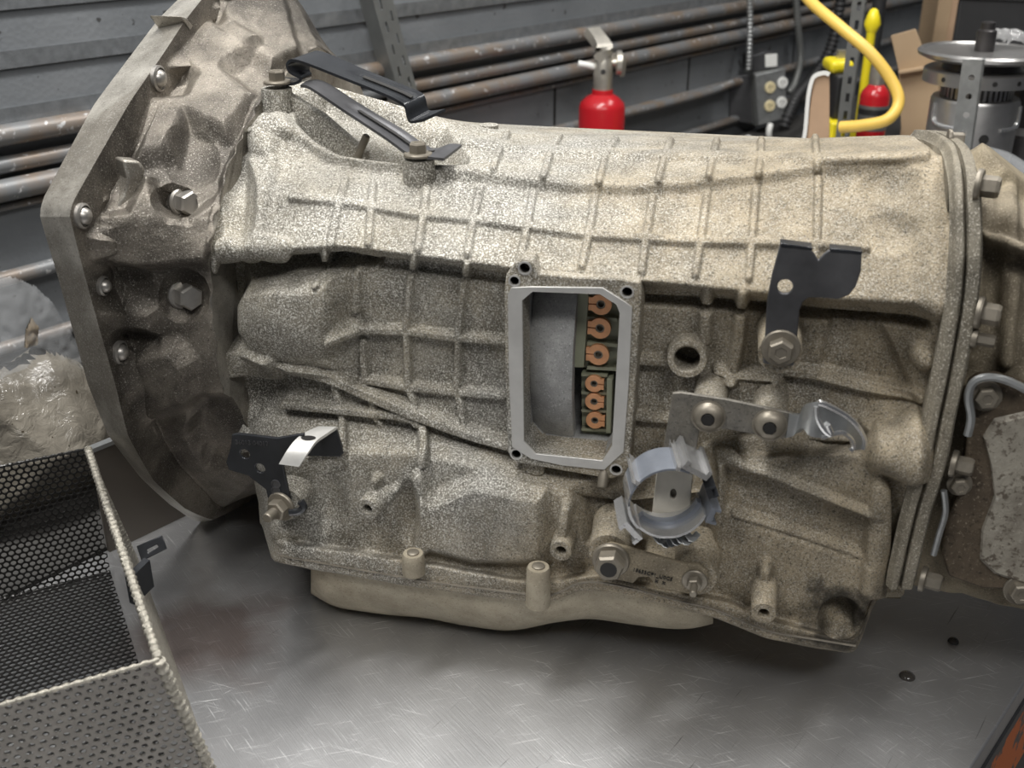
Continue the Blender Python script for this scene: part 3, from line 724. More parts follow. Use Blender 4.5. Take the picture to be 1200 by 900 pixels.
# --- electrical connector port
FB = -.024
def fb(x, y, b=FB): return uB(x, y, b)
outer = [(591, 343), (593, 322), (602, 309), (612, 303), (623, 306), (632, 321), (680, 325), (727, 327), (750, 331), (752, 348), (745, 450), (738, 546), (731, 558), (716, 562), (660, 552), (607, 543), (595, 531), (592, 440)]
holes_ = [(615, 314, 5.2), (603, 329, 4.6), (735, 342, 5), (605, 532, 5), (722, 550, 5)]
port = plate('connector_port', [fb(*p) for p in outer], [[fb(*p) for p in WIN]]+[ringpts(fb(x, y), -B, r*.00068, 14) for x, y, r in holes_], -B, .040, M_case, tr, .0015)
face_o = [(595, 345), (599, 337), (622, 336), (706, 337), (733, 354), (741, 360), (737, 450), (731, 530), (722, 538), (708, 551), (660, 546), (622, 538), (600, 524), (596, 440)]
plate('machined_face', [fb(*p, FB-.0012) for p in face_o], [[fb(*p, FB-.0012) for p in WIN]], -B, .0018, M_mach, port, .0004)
for x, y, r in holes_:
    m = MB(); m.add(*lathe(fb(x, y)+B*.001, B, [(r*.00066, 0), (r*.00060, .012)], 14, cap=(False, True))); m.out('threaded_hole', M_dark, port)
    m = MB(); m.add(*lathe(fb(x, y), -B, [(r*.00095, -.001), (r*.00095, .0006), (r*.00072, .0008), (r*.00068, -.003)], 18, cap=(False, False))); m.out('hole_rim', M_mach, port)
m = MB(); p = fb(707, 560); m.add(*lathe(p+Z*.0-B*.0, unit(-B*.6-Z*.8), [(.004, -.01), (.004, .006), (.0035, .0075)], 16)); m.out('stud', M_boltd, port)
plate('cast_tab', [fb(x, y, FB+.006) for x, y in [(612, 541), (637, 545), (637, 556), (630, 559), (612, 554)]], [], -B, .02, M_case, port, .001)
# cavity walls
Pin = [fb(*p, FB+.002) for p in WIN]; Pbk = [p+B*.075+(sum(Pin)/9-p)*.04 for p in Pin]; k9 = len(WIN)
MB().add(Pin+Pbk, [[i, (i+1) % k9, k9+(i+1) % k9, k9+i] for i in range(k9)]+[list(range(k9, 2*k9))]).out('cavity', M_inner, port, 30)
# drum seen in the opening
rd = .118; s0_, s1_ = fb(609, 430) @ A, uB(671, 430, -.006) @ A; cz_ = uB(640, 432, .0)[2]; cb_ = -.008+rd; G_ = []
prof = [(s0_, .90), (s0_+.004, .955), (s0_+.012, .985), (s0_+.026, 1.0), (s1_-.004, 1.0), (s1_, .992), (s1_, .90)]
for a in np.linspace(math.radians(140), math.radians(222), 60):
    G_.append([ABZ(s, cb_+rd*f*math.cos(a), cz_+rd*f*math.sin(a)) for s, f in prof])
grid_obj('clutch_drum', np.array(G_), M_inner, port, True, None, True, 40)
# terminal blocks and copper lugs
def block(pts, b, th, mat): return plate('terminal_block', [uB(x, y, b) for x, y in pts], [], -B, th, mat, port, .0006)
block([(677, 343), (690, 343), (684, 431), (673, 431)], .010, .02, M_olive)
block([(690, 343), (728, 345), (725, 433), (684, 431)], .017, .02, M_olive)
for y in (371, 401, 429): plate('divider', [uB(x, y_, .011) for x, y_ in [(688, y), (724, y+2), (724, y+6), (687, y+4)]], [], -B, .008, M_olive, port, .0004)
block([(681, 437), (720, 438), (717, 511), (682, 507)], .017, .02, M_olive)
block([(711, 444), (718, 444), (716, 508), (710, 508)], .008, .012, M_olive)
for y in (439, 460, 481, 503): plate('divider', [uB(x, y_, .011) for x, y_ in [(681, y-1), (712, y), (712, y+3), (681, y+2)]], [], -B, .008, M_olive, port, .0004)
def lug(x, y, r, dirn):
    c_ = uB(x, y, .008); k = pxm(c_); ro = r*k; ri = ro*.42; U, Vv = A, Z; pts = []
    o_ = [(math.cos(t)*ro, math.sin(t)*ro) for t in np.linspace(math.radians(142), -math.radians(142), 25)]
    tail_ = [(-ro*1.12, -ro*.66), (-ro*1.12, -ro*.05), (-ri*.99, -ro*.05)]
    i_ = [(math.cos(t)*ri, math.sin(t)*ri) for t in np.linspace(-math.pi*.95, math.pi*.95, 19)]
    poly = o_+tail_+i_+[(-ri*.99, ro*.05), (-ro*1.12, ro*.05), (-ro*1.12, ro*.66)]
    poly = [(u_*dirn, v_) for u_, v_ in poly]
    l_ = plate('copper_terminal', [c_+U*u_+Vv*v_ for u_, v_ in poly], [], -B, .003, M_copper, port, .0005)
    MB().add(*lathe(c_, -B, [(ri*.98, -.006), (ri*.98, -.0005), (ri*.7, -.0005), (ri*.6, -.004)], 14)).out('terminal_screw', M_boltd, port)
for x, y in ((704, 357), (703, 385), (701, 416)): lug(x, y, 13, 1)
for x, y in ((696, 450), (696, 471), (697, 493)): lug(x, y, 10.5, -1)

# --- drilled bosses on the case
def boss(x, y, r, rh, L, ax=-B, mat=None, depth=.03, out=.012, bq=None):
    p = hit(x, y)[0] if bq is None else uB(x, y, bq)
    k = pxm(p); c_ = p+unit(ax)*out
    # keep the face centre on the traced pixel
    q = plane(x, y, unit(ax), c_ @ unit(ax)); 
    b = tube_boss('boss', q, ax, r*k, rh*k, L, depth, mat or M_case, case)
    MB().add(*lathe(q, ax, [(rh*k*.94, -depth*.7), (rh*k*.94, -depth*.7+.0005)], 16)).out('bore', M_dark, case)
boss(805, 421, 23, 15, .03, unit(-B+Z*.1), None, .05, .014, .0)
boss(430, 597, 13.5, 6, .034, unit(-B-A*.15), None, .02, .020)
boss(657, 646, 13, 6, .032, -B, None, .02, .018)
boss(895, 719, 14, 6, .034, -B, None, .02, .016)
# vertical screw bosses on the pan rail
for x, y, r, h in ((631, 664, 14, .022), (484, 648, 13, .006)):
    p = uB(x, y, -.050); k = pxm(p)
    MB().add(*lathe(p, -Z, [(r*k*.9, 0), (r*k, .002), (r*k*1.05, h), (r*k*1.05, h+.012)], 24)).out('rail_boss', M_pan, case)
    MB().add(*lathe(p, Z, [(r*k*.55, -.001), (r*k*.55, .001), (r*k*.4, .0016)], 18)).out('screw_head', M_boltd, case)
p = uB(700, 668, -.046)
# shoulder boss with strap bolt
sb = uB(491, 186, .052)
MB().add(*lathe(sb, -Z, [(.0115, 0), (.0118, .004), (.0135, .03), (.016, .05)], 26)).out('boss', M_case, case)
MB().add(*lathe(uB(573, 146, .17), -Z, [(.008, 0), (.008, .02)], 18)).out('boss', M_case, case)
# dust-filled seam of the pan gasket
gas = smooth_path([uB(x, y-9, -.0475) for x, y in RB[3:15]], 90)
MB().add(*sweep(gas, circ(.0008, 6))).out('gasket', M_boltd, pan)

# --- black strap bracket over the case
st = thing  # (alias unused)
def strap(name, path, half, th, wid, mat, parent, slot=None):
    n_ = len(path); return MB().add(*sweep(path, rect(half, th), upv=wid)).out(name, mat, parent, 35)
def ribbon(name, edge0, edge1, th, mat, parent, n=50, slot=None):
    """sheet-metal strap between two 3-D edge curves"""
    E0, E1 = smooth_path(edge0, n), smooth_path(edge1, n); v = []; f = []
    for i in range(n):
        T = E0[min(i+1, n-1)]-E0[max(i-1, 0)]; N_ = unit(np.cross(T, E1[i]-E0[i])); 
        for j, w_ in enumerate(np.linspace(0, 1, 9)):
            h = 0
            if slot and slot[0] <= i/n <= slot[1] and .34 < w_ < .66: h = slot[2]
            v.append(E0[i]*(1-w_)+E1[i]*w_+N_*(th/2+h))
        for j, w_ in enumerate(np.linspace(0, 1, 9)):
            v.append(E0[i]*(1-w_)+E1[i]*w_-N_*th/2)
    for i in range(n-1):
        a0 = i*18; a1 = a0+18
        for j in range(8): f += [[a0+j, a0+j+1, a1+j+1, a1+j], [a0+9+j, a1+9+j, a1+10+j, a0+10+j]]
        f += [[a0, a1, a1+9, a0+9], [a0+8, a0+17, a1+17, a1+8]]
    for a in (0, (n-1)*18):
        for j in range(8): f.append([a+j, a+j+1, a+10+j, a+9+j])
    o = mesh_obj(name, v, f, mat, parent, 35)
    bm = bmesh.new(); bm.from_mesh(o.data); bmesh.ops.recalc_face_normals(bm, faces=bm.faces[:]); bm.to_mesh(o.data); bm.free()
    return o
b1 = .105; wv = B*.026+A*.012+Z*.012
near = [uB(x, y, b) for x, y, b in [(322, 100, .098), (345, 98, .10), (352, 92, .10), (339, 84, .10), (337, 74, .10), (350, 72, .10), (400, 91, .098), (450, 111, .094), (468, 120, .092), (475, 126, .092), (478, 138, .092), (482, 143, .092), (496, 141, .092)]]
far = [uB(x, y, b) for x, y, b in [(335, 92, .125), (358, 93, .125), (364, 88, .125), (362, 82, .125), (364, 66, .125), (378, 62, .125), (430, 84, .123), (478, 103, .12), (492, 109, .12), (497, 114, .118), (500, 126, .118), (505, 131, .118), (522, 129, .116)]]
sb1 = ribbon('strap_bracket', near, far, .0022, M_black, tr, 90, (.50, .70, -.0012))
near1, far1 = near, far
hexbolt('bolt', uB(325, 96, .10), Z, .0065, .009, M_boltd, sb1, 1.7)
near = [uB(x, y, b) for x, y, b in [(352, 101, .085), (364, 104, .08), (400, 128, .070), (450, 161, .058), (478, 181, .048), (492, 184, .044), (510, 186, .045), (520, 187, .045)]]
far = [uB(x, y, b) for x, y, b in [(360, 96, .105), (380, 97, .10), (420, 122, .092), (470, 152, .08), (500, 172, .074), (512, 175, .07), (528, 170, .07), (541, 171, .07)]]
sb2 = ribbon('strap_bracket', near, far, .0022, M_blackw, tr, 90, (.28, .66, -.0012))
def slot_inlay(nr, fr, i0, i1, wd_, par, lift=.0013):
    md = (smooth_path(nr, 90)+smooth_path(fr, 90))/2; cr_ = smooth_path(fr, 90)-smooth_path(nr, 90); pts = md[i0:i1]
    ups = np.array([unit(np.cross(cr_[i], md[i+1]-md[i-1])) for i in range(i0, i1)]); ups = np.where((ups @ Z)[:, None] > 0, ups, -ups)
    return MB().add(*sweep(pts+ups*lift, rect(wd_, .0004), upv=ups)).out('slot', M_dark, par)
slot_inlay(near, far, 28, 70, .0016, sb2); slot_inlay(near1, far1, 46, 62, .0022, sb1)
hexbolt('bolt', uB(490, 181, .050), Z, .0068, .009, M_boltd, sb2, 1.6)
for p_ in (uB(425, 170, .08),): MB().add(*lathe(p_, unit(Z+A*.5), [(.003, -.01), (.003, .008), (.002, .009)], 10)).out('pin', M_boltd, case)

# --- black L bracket near the rear
bpl = -.046
q = [(914, 287), (934, 289), (948, 291), (954, 297), (959, 305), (965, 298), (972, 293), (990, 295), (1010, 297), (1009, 318), (1003, 336), (995, 346), (982, 351), (962, 349), (948, 349), (941, 354), (937, 364), (934, 400), (930, 429), (912, 429), (894, 426), (896, 400), (899, 350), (905, 320)]
lb = plate('hanger_bracket', [uB(x, y, bpl) for x, y in q], [ringpts(uB(920, 336, bpl), -B, .0048, 16)], -B, .003, M_blackw, tr, .0008)
plate('bracket_lip', [uB(x, y, bpl) for x, y in [(914, 285), (952, 290), (952, 294), (914, 290)]], [], -B, .010, M_black, lb, .0006)
plate('bracket_lip', [uB(x, y, bpl) for x, y in [(972, 291), (1011, 295), (1010, 299), (972, 296)]], [], -B, .010, M_black, lb, .0006)
hexbolt('bolt', uB(915, 408, bpl-.0005), unit(-B), .0085, .009, M_boltd, lb, 1.5, 0, .5)
MB().add(*lathe(uB(914, 415, bpl+.003), B, [(.014, 0), (.015, .03), (.017, .05)], 24)).out('boss', M_case, case)

# --- grey arm with button-head screws, hook and hose clamp
ab = -.048
q = [(788, 461), (797, 460), (850, 468), (927, 484), (942, 489), (938, 500), (922, 514), (905, 513), (850, 503), (820, 501), (815, 532), (806, 580), (808, 610), (770, 606), (776, 560), (778, 520)]
arm = plate('clamp_arm', [uB(x, y, ab) for x, y in q], [], -B, .003, cast('arm_paint', (.34, .30, .23), (.22, .21, .19), (.5, .48, .42), (.03, .03, .03), .6, .75, metal=.3, rough=.5, grain=.4), tr, .0006)
for x, y in ((830, 488), (902, 498)): buttonhead('screw', uB(x, y, ab-.0005), unit(-B+Z*.05), .0105, .007, M_boltd, arm)
for x, y in ((830, 488), (902, 498)): MB().add(*lathe(uB(x, y, ab+.0035), B, [(.0115, 0), (.012, .03), (.013, .05)], 24)).out('boss', M_case, case)
e0 = [uB(x, y, b) for x, y, b in [(925, 484, ab), (938, 485, ab), (946, 474, ab-.004), (958, 471, ab-.010), (968, 474, ab-.008), (990, 486, ab), (1005, 500, ab+.006), (1012, 514, ab+.010), (1011, 525, ab+.010)]]
e1 = [uB(x, y, b) for x, y, b in [(921, 512, ab), (932, 509, ab), (942, 502, ab-.006), (950, 510, ab-.012), (962, 512, ab-.012), (985, 506, ab-.006), (996, 512, ab), (1000, 522, ab+.004), (997, 527, ab+.004)]]
ribbon('hook', e0, e1, .003, M_zinc, arm, 60)
MB().add(*sweep(smooth_path(e0[3:], 40)-B*.001, circ(.0022, 8))).out('hook_lip', M_chrome, arm)
MB().add(*sweep(smooth_path(e1[4:], 30)-B*.001, circ(.0018, 8))).out('hook_lip', M_chrome, arm)
MB().add(*sweep(smooth_path([uB(x, y, ab-.012) for x, y in [(957, 476), (958, 490), (966, 504), (974, 509), (970, 498)]], 24), circ(.002, 8))).out('hook_lip', M_chrome, arm)
# clamp ring: band on a cylinder with its axis towards the viewer
rc = uB(781, 578, -.068); rx = unit(-B*.93+A*.22-Z*.02); u_, v_, a_ = frame(rx); Rr = .0265; wd = .0145
def ang(x, y):
    p = plane(x, y, rx, rc @ rx)-rc; return math.atan2(p @ v_, p @ u_)
def arc(name, a0, a1, r, wd0, wd1, th, mat, parent, n=50, lip=0):
    G_ = []
    for t in np.linspace(a0, a1, n):
        d = u_*math.cos(t)+v_*math.sin(t)
        G_.append([rc+d*(r+th)+rx*wd0, rc+d*(r+th)+rx*wd1, rc+d*(r+lip)+rx*wd1, rc+d*r+rx*(wd1*.6+wd0*.4), rc+d*r+rx*wd0])
    return grid_obj(name, np.array(G_), mat, parent, True, None, True, 30)[0]
def angs(p0, p1, via):
    a0, a1, am = ang(*p0), ang(*p1), ang(*via)
    if not (min(a0, a1) < am < max(a0, a1)):
        if a0 < a1: a0 += 2*math.pi
        else: a1 += 2*math.pi
    return a0, a1
a0, a1 = angs((752, 548), (795, 545), (765, 545))
ck = arc('hose_clamp', *angs((740, 580), (800, 548), (765, 545)), Rr, -wd, wd, .0015, M_bluest, tr)
ck['label'] = 'open two-piece hose clamp ring with bright snap clips'
arc('lower_band', *angs((752, 600), (822, 590), (785, 620)), Rr-.001, -wd, wd, .0018, M_chrome, ck)
arc('inner_lip', *angs((756, 600), (820, 588), (785, 620)), Rr-.004, -wd*.3, wd*.1, .003, M_bluest, ck)
arc('left_band', *angs((738, 566), (744, 606), (738, 585)), Rr, -wd, wd, .0018, M_chrome, ck)
def clip(x, y, r_, wu, hu, mat, th=.002):
    t = ang(x, y); d = u_*math.cos(t)+v_*math.sin(t); tg = -u_*math.sin(t)+v_*math.cos(t)
    c_ = rc+d*r_; m = MB()
    m.add(*box(c_, tg*wu, rx*wd*1.15, d*th)); m.add(*box(c_+tg*wu*.85+d*th*1.6, tg*wu*.14, rx*wd*1.2, d*th)); m.add(*box(c_-tg*wu*.85+d*th*1.6, tg*wu*.14, rx*wd*1.2, d*th))
    m.out('snap_clip', mat, ck, 25)
clip(808, 542, Rr+.004, .010, 0, M_chrome); clip(740, 606, Rr+.005, .009, 0, M_chrome); clip(824, 588, Rr+.003, .006, 0, M_bluest)
clip(750, 556, Rr+.0025, .0016, 0, M_chrome, .0014); clip(788, 546, Rr+.0025, .0016, 0, M_chrome, .0014); clip(818, 566, Rr+.0015, .004, 0, M_black)
plate('clamp_base', [uB(x, y, -.052) for x, y in [(770, 548), (795, 550), (812, 556), (808, 600), (800, 628), (772, 630), (764, 600)]], [ringpts(uB(789, 579, -.052), -B, .0022, 12, .0042)], -B, .003, plain('chipped_white_paint', (.62, .58, .50), .5, .1, .4, 30), ck, .0006)
m = MB()
for i in range(7):
    x = 766+i*6; pth = smooth_path([uB(x+rng.normal()*2, 622+rng.normal()*2, -.06), uB(x+8, 634+rng.normal()*3, -.064), uB(x+16, 628+rng.normal()*3, -.058)], 10)
    m.add(*sweep(pth, rect(.0022, .0007)))
m.out('foil_scrap', M_zinc, ck)

# --- stamped link plate low on the case
lbp = -.064
q = [(698, 648), (704, 640), (716, 637), (735, 642), (800, 661), (818, 662), (829, 670), (830, 686), (822, 696), (806, 696), (770, 688), (760, 676), (748, 677), (742, 684), (716, 678), (702, 668)]
lk = plate('link_plate', [uB(x, y, lbp) for x, y in q], [], -B, .0035, M_tail, tr, .0008)
hexbolt('bolt', uB(716, 656, lbp-.0005), -B, .0110, .013, M_boltd, lk, 1.25, 0, .2, True)
hexbolt('stud_nut', uB(814, 681, lbp-.0005), unit(-B-Z*.1), .0055, .006, M_boltd, lk, 1.7, .014)
for x, y in ((714, 648), (815, 676)): MB().add(*lathe(uB(x, y, lbp+.0035), B, [(.015, 0), (.017, .03), (.018, .04)], 24)).out('boss', M_case, case)
def text(name, s, org, xd, nrm, size, mat, parent, ext=.0004):
    cu = bpy.data.curves.new(name, 'FONT'); cu.body = s; cu.size = size; cu.extrude = ext
    to = bpy.data.objects.new(name, cu); sc.collection.objects.link(to)
    bpy.context.view_layer.update()
    me = bpy.data.meshes.new_from_object(to.evaluated_get(bpy.context.evaluated_depsgraph_get()))
    bpy.data.objects.remove(to)
    x_ = unit(xd); z_ = unit(nrm); y_ = np.cross(z_, x_); M_ = Matrix([[x_[i], y_[i], z_[i], org[i]] for i in range(3)]+[[0, 0, 0, 1]])
    me.transform(M_); return link(name, me, mat, parent, 0, False)
o0, o1 = uB(741, 669, lbp-.0003), uB(791, 682, lbp-.0003)
text('stamped_number', '15655CP1_U0CS', o0, o1-o0, -B, .0041, M_dark, lk)
text('stamped_number', 'x  x', uB(767, 682, lbp-.0003), o1-o0, -B, .005, M_dark, lk)

# --- black bracket at the lower front with a bent white tab
gb = -.050
q = [(x/7.5+260, y/7.5+495) for x, y in [(85, 110), (140, 100), (480, 140), (720, 100), (720, 200), (560, 290), (540, 400), (600, 680), (610, 760), (500, 820), (420, 760), (400, 660), (385, 590), (230, 470), (60, 420), (35, 350), (75, 220)]]
hp = lambda x, y: (x/7.5+260, y/7.5+495)
gp = plate('harness_bracket', [uB(x, y, gb) for x, y in q], [ringpts(uB(*hp(202, 280), gb), -B, .0040, 14), ringpts(uB(*hp(336, 405), gb), -B, .0040, 14)], -B, .003, M_black, tr, .0007)
gp['label'] = 'black stamped bracket with a bent bare-metal tab'
plate('bracket_flange', [uB(*hp(x, y), gb+.02) for x, y in [(700, 110), (1000, 60), (1070, 270), (1040, 305), (760, 300), (700, 260)]], [], -B, .003, M_black, gp, .0007)
e0 = [uB(*hp(x, y), b) for x, y, b in [(505, 365, gb-.016), (570, 260, gb-.012), (650, 160, gb-.004), (740, 95, gb+.008), (850, 45, gb+.02)]]
e1 = [uB(*hp(x, y), b) for x, y, b in [(680, 390, gb-.016), (760, 270, gb-.012), (830, 175, gb-.004), (920, 110, gb+.008), (1010, 50, gb+.02)]]
tab = ribbon('bent_tab', e0, e1, .0022, plain('bare_white_metal', (.66, .65, .62), .35, .3, .3, 50), gp, 40)
c_ = (e0[2]*.75+e0[3]*.25+e1[2]*.75+e1[3]*.25)/2; nT = unit(np.cross(e1[2]-e0[2], e0[3]-e0[2])); nT = nT if nT @ (C-c_) > 0 else -nT
sA = unit(e1[2]-e0[2]); sB = unit(np.cross(nT, sA)); pts = [c_+nT*.0016+sA*math.cos(t)*.0058+sB*math.sin(t)*.0034 for t in np.linspace(0, 2*math.pi, 22)[:-1]]
plate('slot', pts, [], nT, .0012, M_dark, gp, 0)
hexbolt('bolt', uB(*hp(520, 740), gb-.001), unit(-B-A*.2), .0082, .009, M_boltd, gp, 1.5, .018)
for x, y in ((475, 540), (475, 600)): MB().add(*lathe(uB(*hp(x, y), gb), -B, [(.0038, -.001), (.0038, .0007), (.003, .0009), (.003, .0002)], 14)).out('embossed_dot', M_blackw, gp)
text('stamped_code', '36013 04017', uB(*hp(120, 190), gb-.0003), uB(*hp(390, 205), gb)-uB(*hp(120, 190), gb), -B, .0052, M_blackw, gp, .0003)
MB().add(*lathe(uB(*hp(560, 720), gb+.004), B, [(.014, 0), (.016, .03), (.02, .06)], 20)).out('boss', M_case, case)
e = smooth_path([uB(*hp(x, y), gb-.004) for x, y in [(600, 790), (680, 780), (720, 740), (690, 690)]], 20)
MB().add(*sweep(e, circ(.003, 8))).out('cable_clip', M_black, gp)

# ------------------------------------------------------------------ perforated basket (front left)
M_perf = plain('black_coated_perforated_steel', (.022, .021, .020), .32, .4, .4, 40, .1)
M_perf_lit = plain('lit_perforated_steel', (.16, .15, .135), .36, .6, .4, 40, .1)  # lighter copy of the black steel: light on the front panel, put into colour
M_hem = plain('bare_cut_edge', (.40, .375, .32), .4, .5, .8, 420, .6)
HZ = .13
bT = uZ(103, 526, HZ); bF = uZ(186, 773, HZ); rv = bF-bT; Ld = np.linalg.norm(rv); rv = unit(rv)
lv = unit(np.array([rv[1], -rv[0], 0]));
if lv[0] > 0: lv = -lv
HB = .126
bk = thing('perforated_basket', 'black perforated steel box with open top beside the bell housing', 'basket', (bT+bF)/2+lv*.15-Z*HZ)
def perf(name, O, U, V_, Lu, Lv, mat, parent, pitch=.0058, hole=.40, th=.0012):
    U, V_ = unit(U), unit(V_); R_ = pitch/math.sqrt(3); verts = []; faces = []; dy = pitch*math.sqrt(3)/2
    hx_ = []
    for i in range(6):
        a0 = math.radians(30+60*i); a1 = math.radians(90+60*i)
        p, q = np.array([math.cos(a0), math.sin(a0)])*R_, np.array([math.cos(a1), math.sin(a1)])*R_
        hx_ += [p, (p+q)/2]
    hx_ = np.array(hx_); an = np.arctan2(hx_[:, 1], hx_[:, 0]); inn = np.stack([np.cos(an), np.sin(an)], 1)*pitch*hole
    r_ = 0; y = dy*.5
    while y < Lv-dy*.3:
        x = pitch*(.5 if r_ % 2 else 1.0)
        while x < Lu-pitch*.4:
            k = len(verts); c2 = np.array([x, y])
            for q in np.vstack([hx_, inn])+c2: verts.append(O+U*q[0]+V_*q[1])
            faces += [[k+i, k+(i+1) % 12, k+12+(i+1) % 12, k+12+i] for i in range(12)]
            x += pitch
        y += dy; r_ += 1
    o = mesh_obj(name, verts, faces, mat, parent, 0, False); o['kind'] = 'stuff'; del o['kind']
    s_ = o.modifiers.new('sheet', 'SOLIDIFY'); s_.thickness = th; s_.offset = 0
    return o
LW = .20
dn = -Z
perf('back_panel', bT, lv, dn, LW, HB, M_perf, bk)
perf('floor_panel', bT+dn*HB, lv, rv, LW, Ld, M_perf, bk)
fo = uZ(258, 925, .003)-bF; FL = np.linalg.norm(fo); fo = unit(fo)
perf('front_panel', bF, lv, fo, LW, FL, M_perf_lit, bk, .0068, .30)
sv = fo-rv*(fo @ rv); sv = sv/abs(sv[2]); perf('side_panel', bT, rv, sv, Ld, HB, M_hem, bk, .0068, .28)
perf('side_panel', bT+lv*LW, rv, dn, Ld, HB, M_perf, bk)
def rimline(name, p, q, r, mat):
    n_ = int(np.linalg.norm(q-p)/.0011); return MB().add(*sweep(np.linspace(p, q, n_)+rng.normal(size=(n_, 3))*.00012, circ(r, 8), scale=.86+.22*np.sin(np.arange(n_)*1.05))).out(name, mat, bk)
rimline('rim', bT, bF, .0034, M_hem); rimline('rim', bF, bF+fo*FL, .0042, M_hem)
rimline('rim', bF, bF+lv*LW, .0018, M_hem); rimline('rim', bT, bT+lv*LW, .0016, M_perf); rimline('rim', bT+lv*LW, bF+lv*LW, .0016, M_perf)
rimline('rim', bT+dn*HB, bT+dn*HB+lv*LW, .0022, M_perf)
pl_ = bT*.45+bF*.55-Z*.035-lv*.004
lt = MB(); ud = unit(-lv*.8-rv*.5+Z*.25)
lt.add(*box(pl_+ud*.006, ud*.010, Z*.012, unit(np.cross(ud, Z))*.003))
lt.out('latch', M_black, bk)
plate('latch_tab', [uD(x, y, .86) for x, y in [(160, 640), (190, 627), (196, 643), (166, 658)]], [[uD(x, y, .86) for x, y in [(172, 644), (184, 638), (186, 641), (174, 648)]]], unit(C-uD(178, 642, .86)), .004, M_black, bk, .0006)

# ------------------------------------------------------------------ plastic bag behind the bell
def pillow(name, poly, n_off, thick, mat, parent, seed, crump, NG=70):
    g_ = np.random.default_rng(seed); pp = [uN(x, y, n_off) for x, y in poly]
    Q2 = [(p @ WD, p[2]) for p in pp]; xs_ = [q[0] for q in Q2]; ys_ = [q[1] for q in Q2]
    X, Y = np.meshgrid(np.linspace(min(xs_), max(xs_), NG), np.linspace(min(ys_), max(ys_), NG), indexing='ij')
    ins = inside(X, Y, Q2); dd = seg_dist(X, Y, Q2+[Q2[0]]); sc_ = max(dd[ins].max(), 1e-6)
    base = np.sqrt(np.clip(dd/sc_, 0, 1))*ins
    nz = gsmooth(gsmooth(g_.normal(size=X.shape), 2.2, 0), 2.2, 1); nz2 = gsmooth(gsmooth(g_.normal(size=X.shape), 6, 0), 6, 1)
    cr = np.abs(nz)*crump*6+nz2*crump*22
    F_ = base*thick/2+cr*ins; Bk = -base*thick/2
    verts = []; faces = []
    for sgn, H in ((1, F_), (-1, Bk)):
        k = len(verts); idn = -np.ones(X.shape, int)
        for i in range(NG):
            for j in range(NG):
                if ins[i, j]:
                    idn[i, j] = len(verts)-k+k; verts.append(WD*X[i, j]+WN*(n_off+H[i, j])+Z*Y[i, j])
        for i in range(NG-1):
            for j in range(NG-1):
                q = [idn[i, j], idn[i+1, j], idn[i+1, j+1], idn[i, j+1]]
                if min(q) >= 0: faces.append(q if sgn < 0 else q[::-1])
    return mesh_obj(name, verts, faces, mat, parent, 0)
m, nt, bs = nodes('clear_plastic_film'); bs.inputs['Base Color'].default_value = (.8, .82, .84, 1); bs.inputs['Roughness'].default_value = .05
bs.inputs['Transmission Weight'].default_value = .0; bs.inputs['Alpha'].default_value = .16; bs.inputs['Specular IOR Level'].default_value = .9
M_film = m
m, nt, bs = nodes('dirty_film_over_brown_contents'); co = coord(nt)
c = mix(nt, ramp(nt, noise(nt, co, 14, 5), [(.35, 0.), (.65, 1.)]), (.11, .098, .08), (.23, .21, .175))
c = mix(nt, ramp(nt, noise(nt, co, 130, 2), [(.68, 0.), (.72, 1.)]), c, (.04, .03, .02))
nt.links.new(c, bs.inputs['Base Color']); bs.inputs['Roughness'].default_value = .18; bump(nt, bs, noise(nt, co, 60, 4, .6, 1.), .7, .004); M_dirty = m
zt = uN(60, 560, -.50)[2]
bagp = uN(40, 560, -.50)
bg = thing('plastic_bag', 'clear plastic bag of dirty brown packing behind the splash plate', 'bag', (bagp[0], bagp[1], 0))
low = [(-70, 440), (-20, 432), (20, 425), (45, 408), (70, 412), (95, 424), (125, 432), (150, 480), (160, 560), (160, 700), (-70, 700)]
pp = []
for x, y in low:
    P_ = uN(x, y, -.50)
    if P_[2] < .002:
        lo, hi = 300., float(y)
        for _ in range(40):
            md = (lo+hi)/2
            if uN(x, md, -.50)[2] > .002: lo = md
            else: hi = md
        y = lo
    pp.append((x, y))
pillow('contents', pp, -.50, .14, M_dirty, bg, 3, .0012)
pillow('film', [(-60, 335), (-15, 326), (12, 321), (40, 333), (58, 352), (76, 380), (96, 412), (106, 440), (70, 448), (-60, 450)], -.475, .05, M_film, bg, 5, .0013)
pillow('paper_scrap', [(28, 408), (30, 385), (37, 370), (45, 383), (42, 405)], -.46, .006, plain('brown_paper', (.22, .17, .11), .7), bg, 9, .0006, 24)

# ------------------------------------------------------------------ things along the wall
M_red = plain('red_enamel', (.42, .012, .018), .25, 0, .15, 20, .03)
M_nickel = plain('nickel_valve', (.55, .52, .46), .35, .8, .3, 60)
M_yel = plain('yellow_rubber', (.75, .50, .10), .45, 0, .15, 30, .1)
M_yelp = plain('yellow_plastic', (.80, .66, .02), .35, 0, .1, 30, .05)
M_wood = plain('plywood', (.42, .28, .18), .6, 0, .2, 20)
M_cardb = plain('cardboard', (.38, .27, .165), .75, 0, .12, 14)
M_white = plain('white_plastic', (.75, .75, .72), .4, 0, .08, 30, .05)
M_cream = plain('cream_outlet', (.72, .62, .38), .4, 0, .1, 30, .05)
M_greyb = plain('grey_metal_box', (.17, .175, .17), .45, .4, .25, 30)
M_rubber = plain('black_rubber', (.018, .018, .019), .5, 0, .3, 40)
def at(x, y, n): return uN(x, y, n)
def base0(p): return np.array([p[0], p[1], 0.])
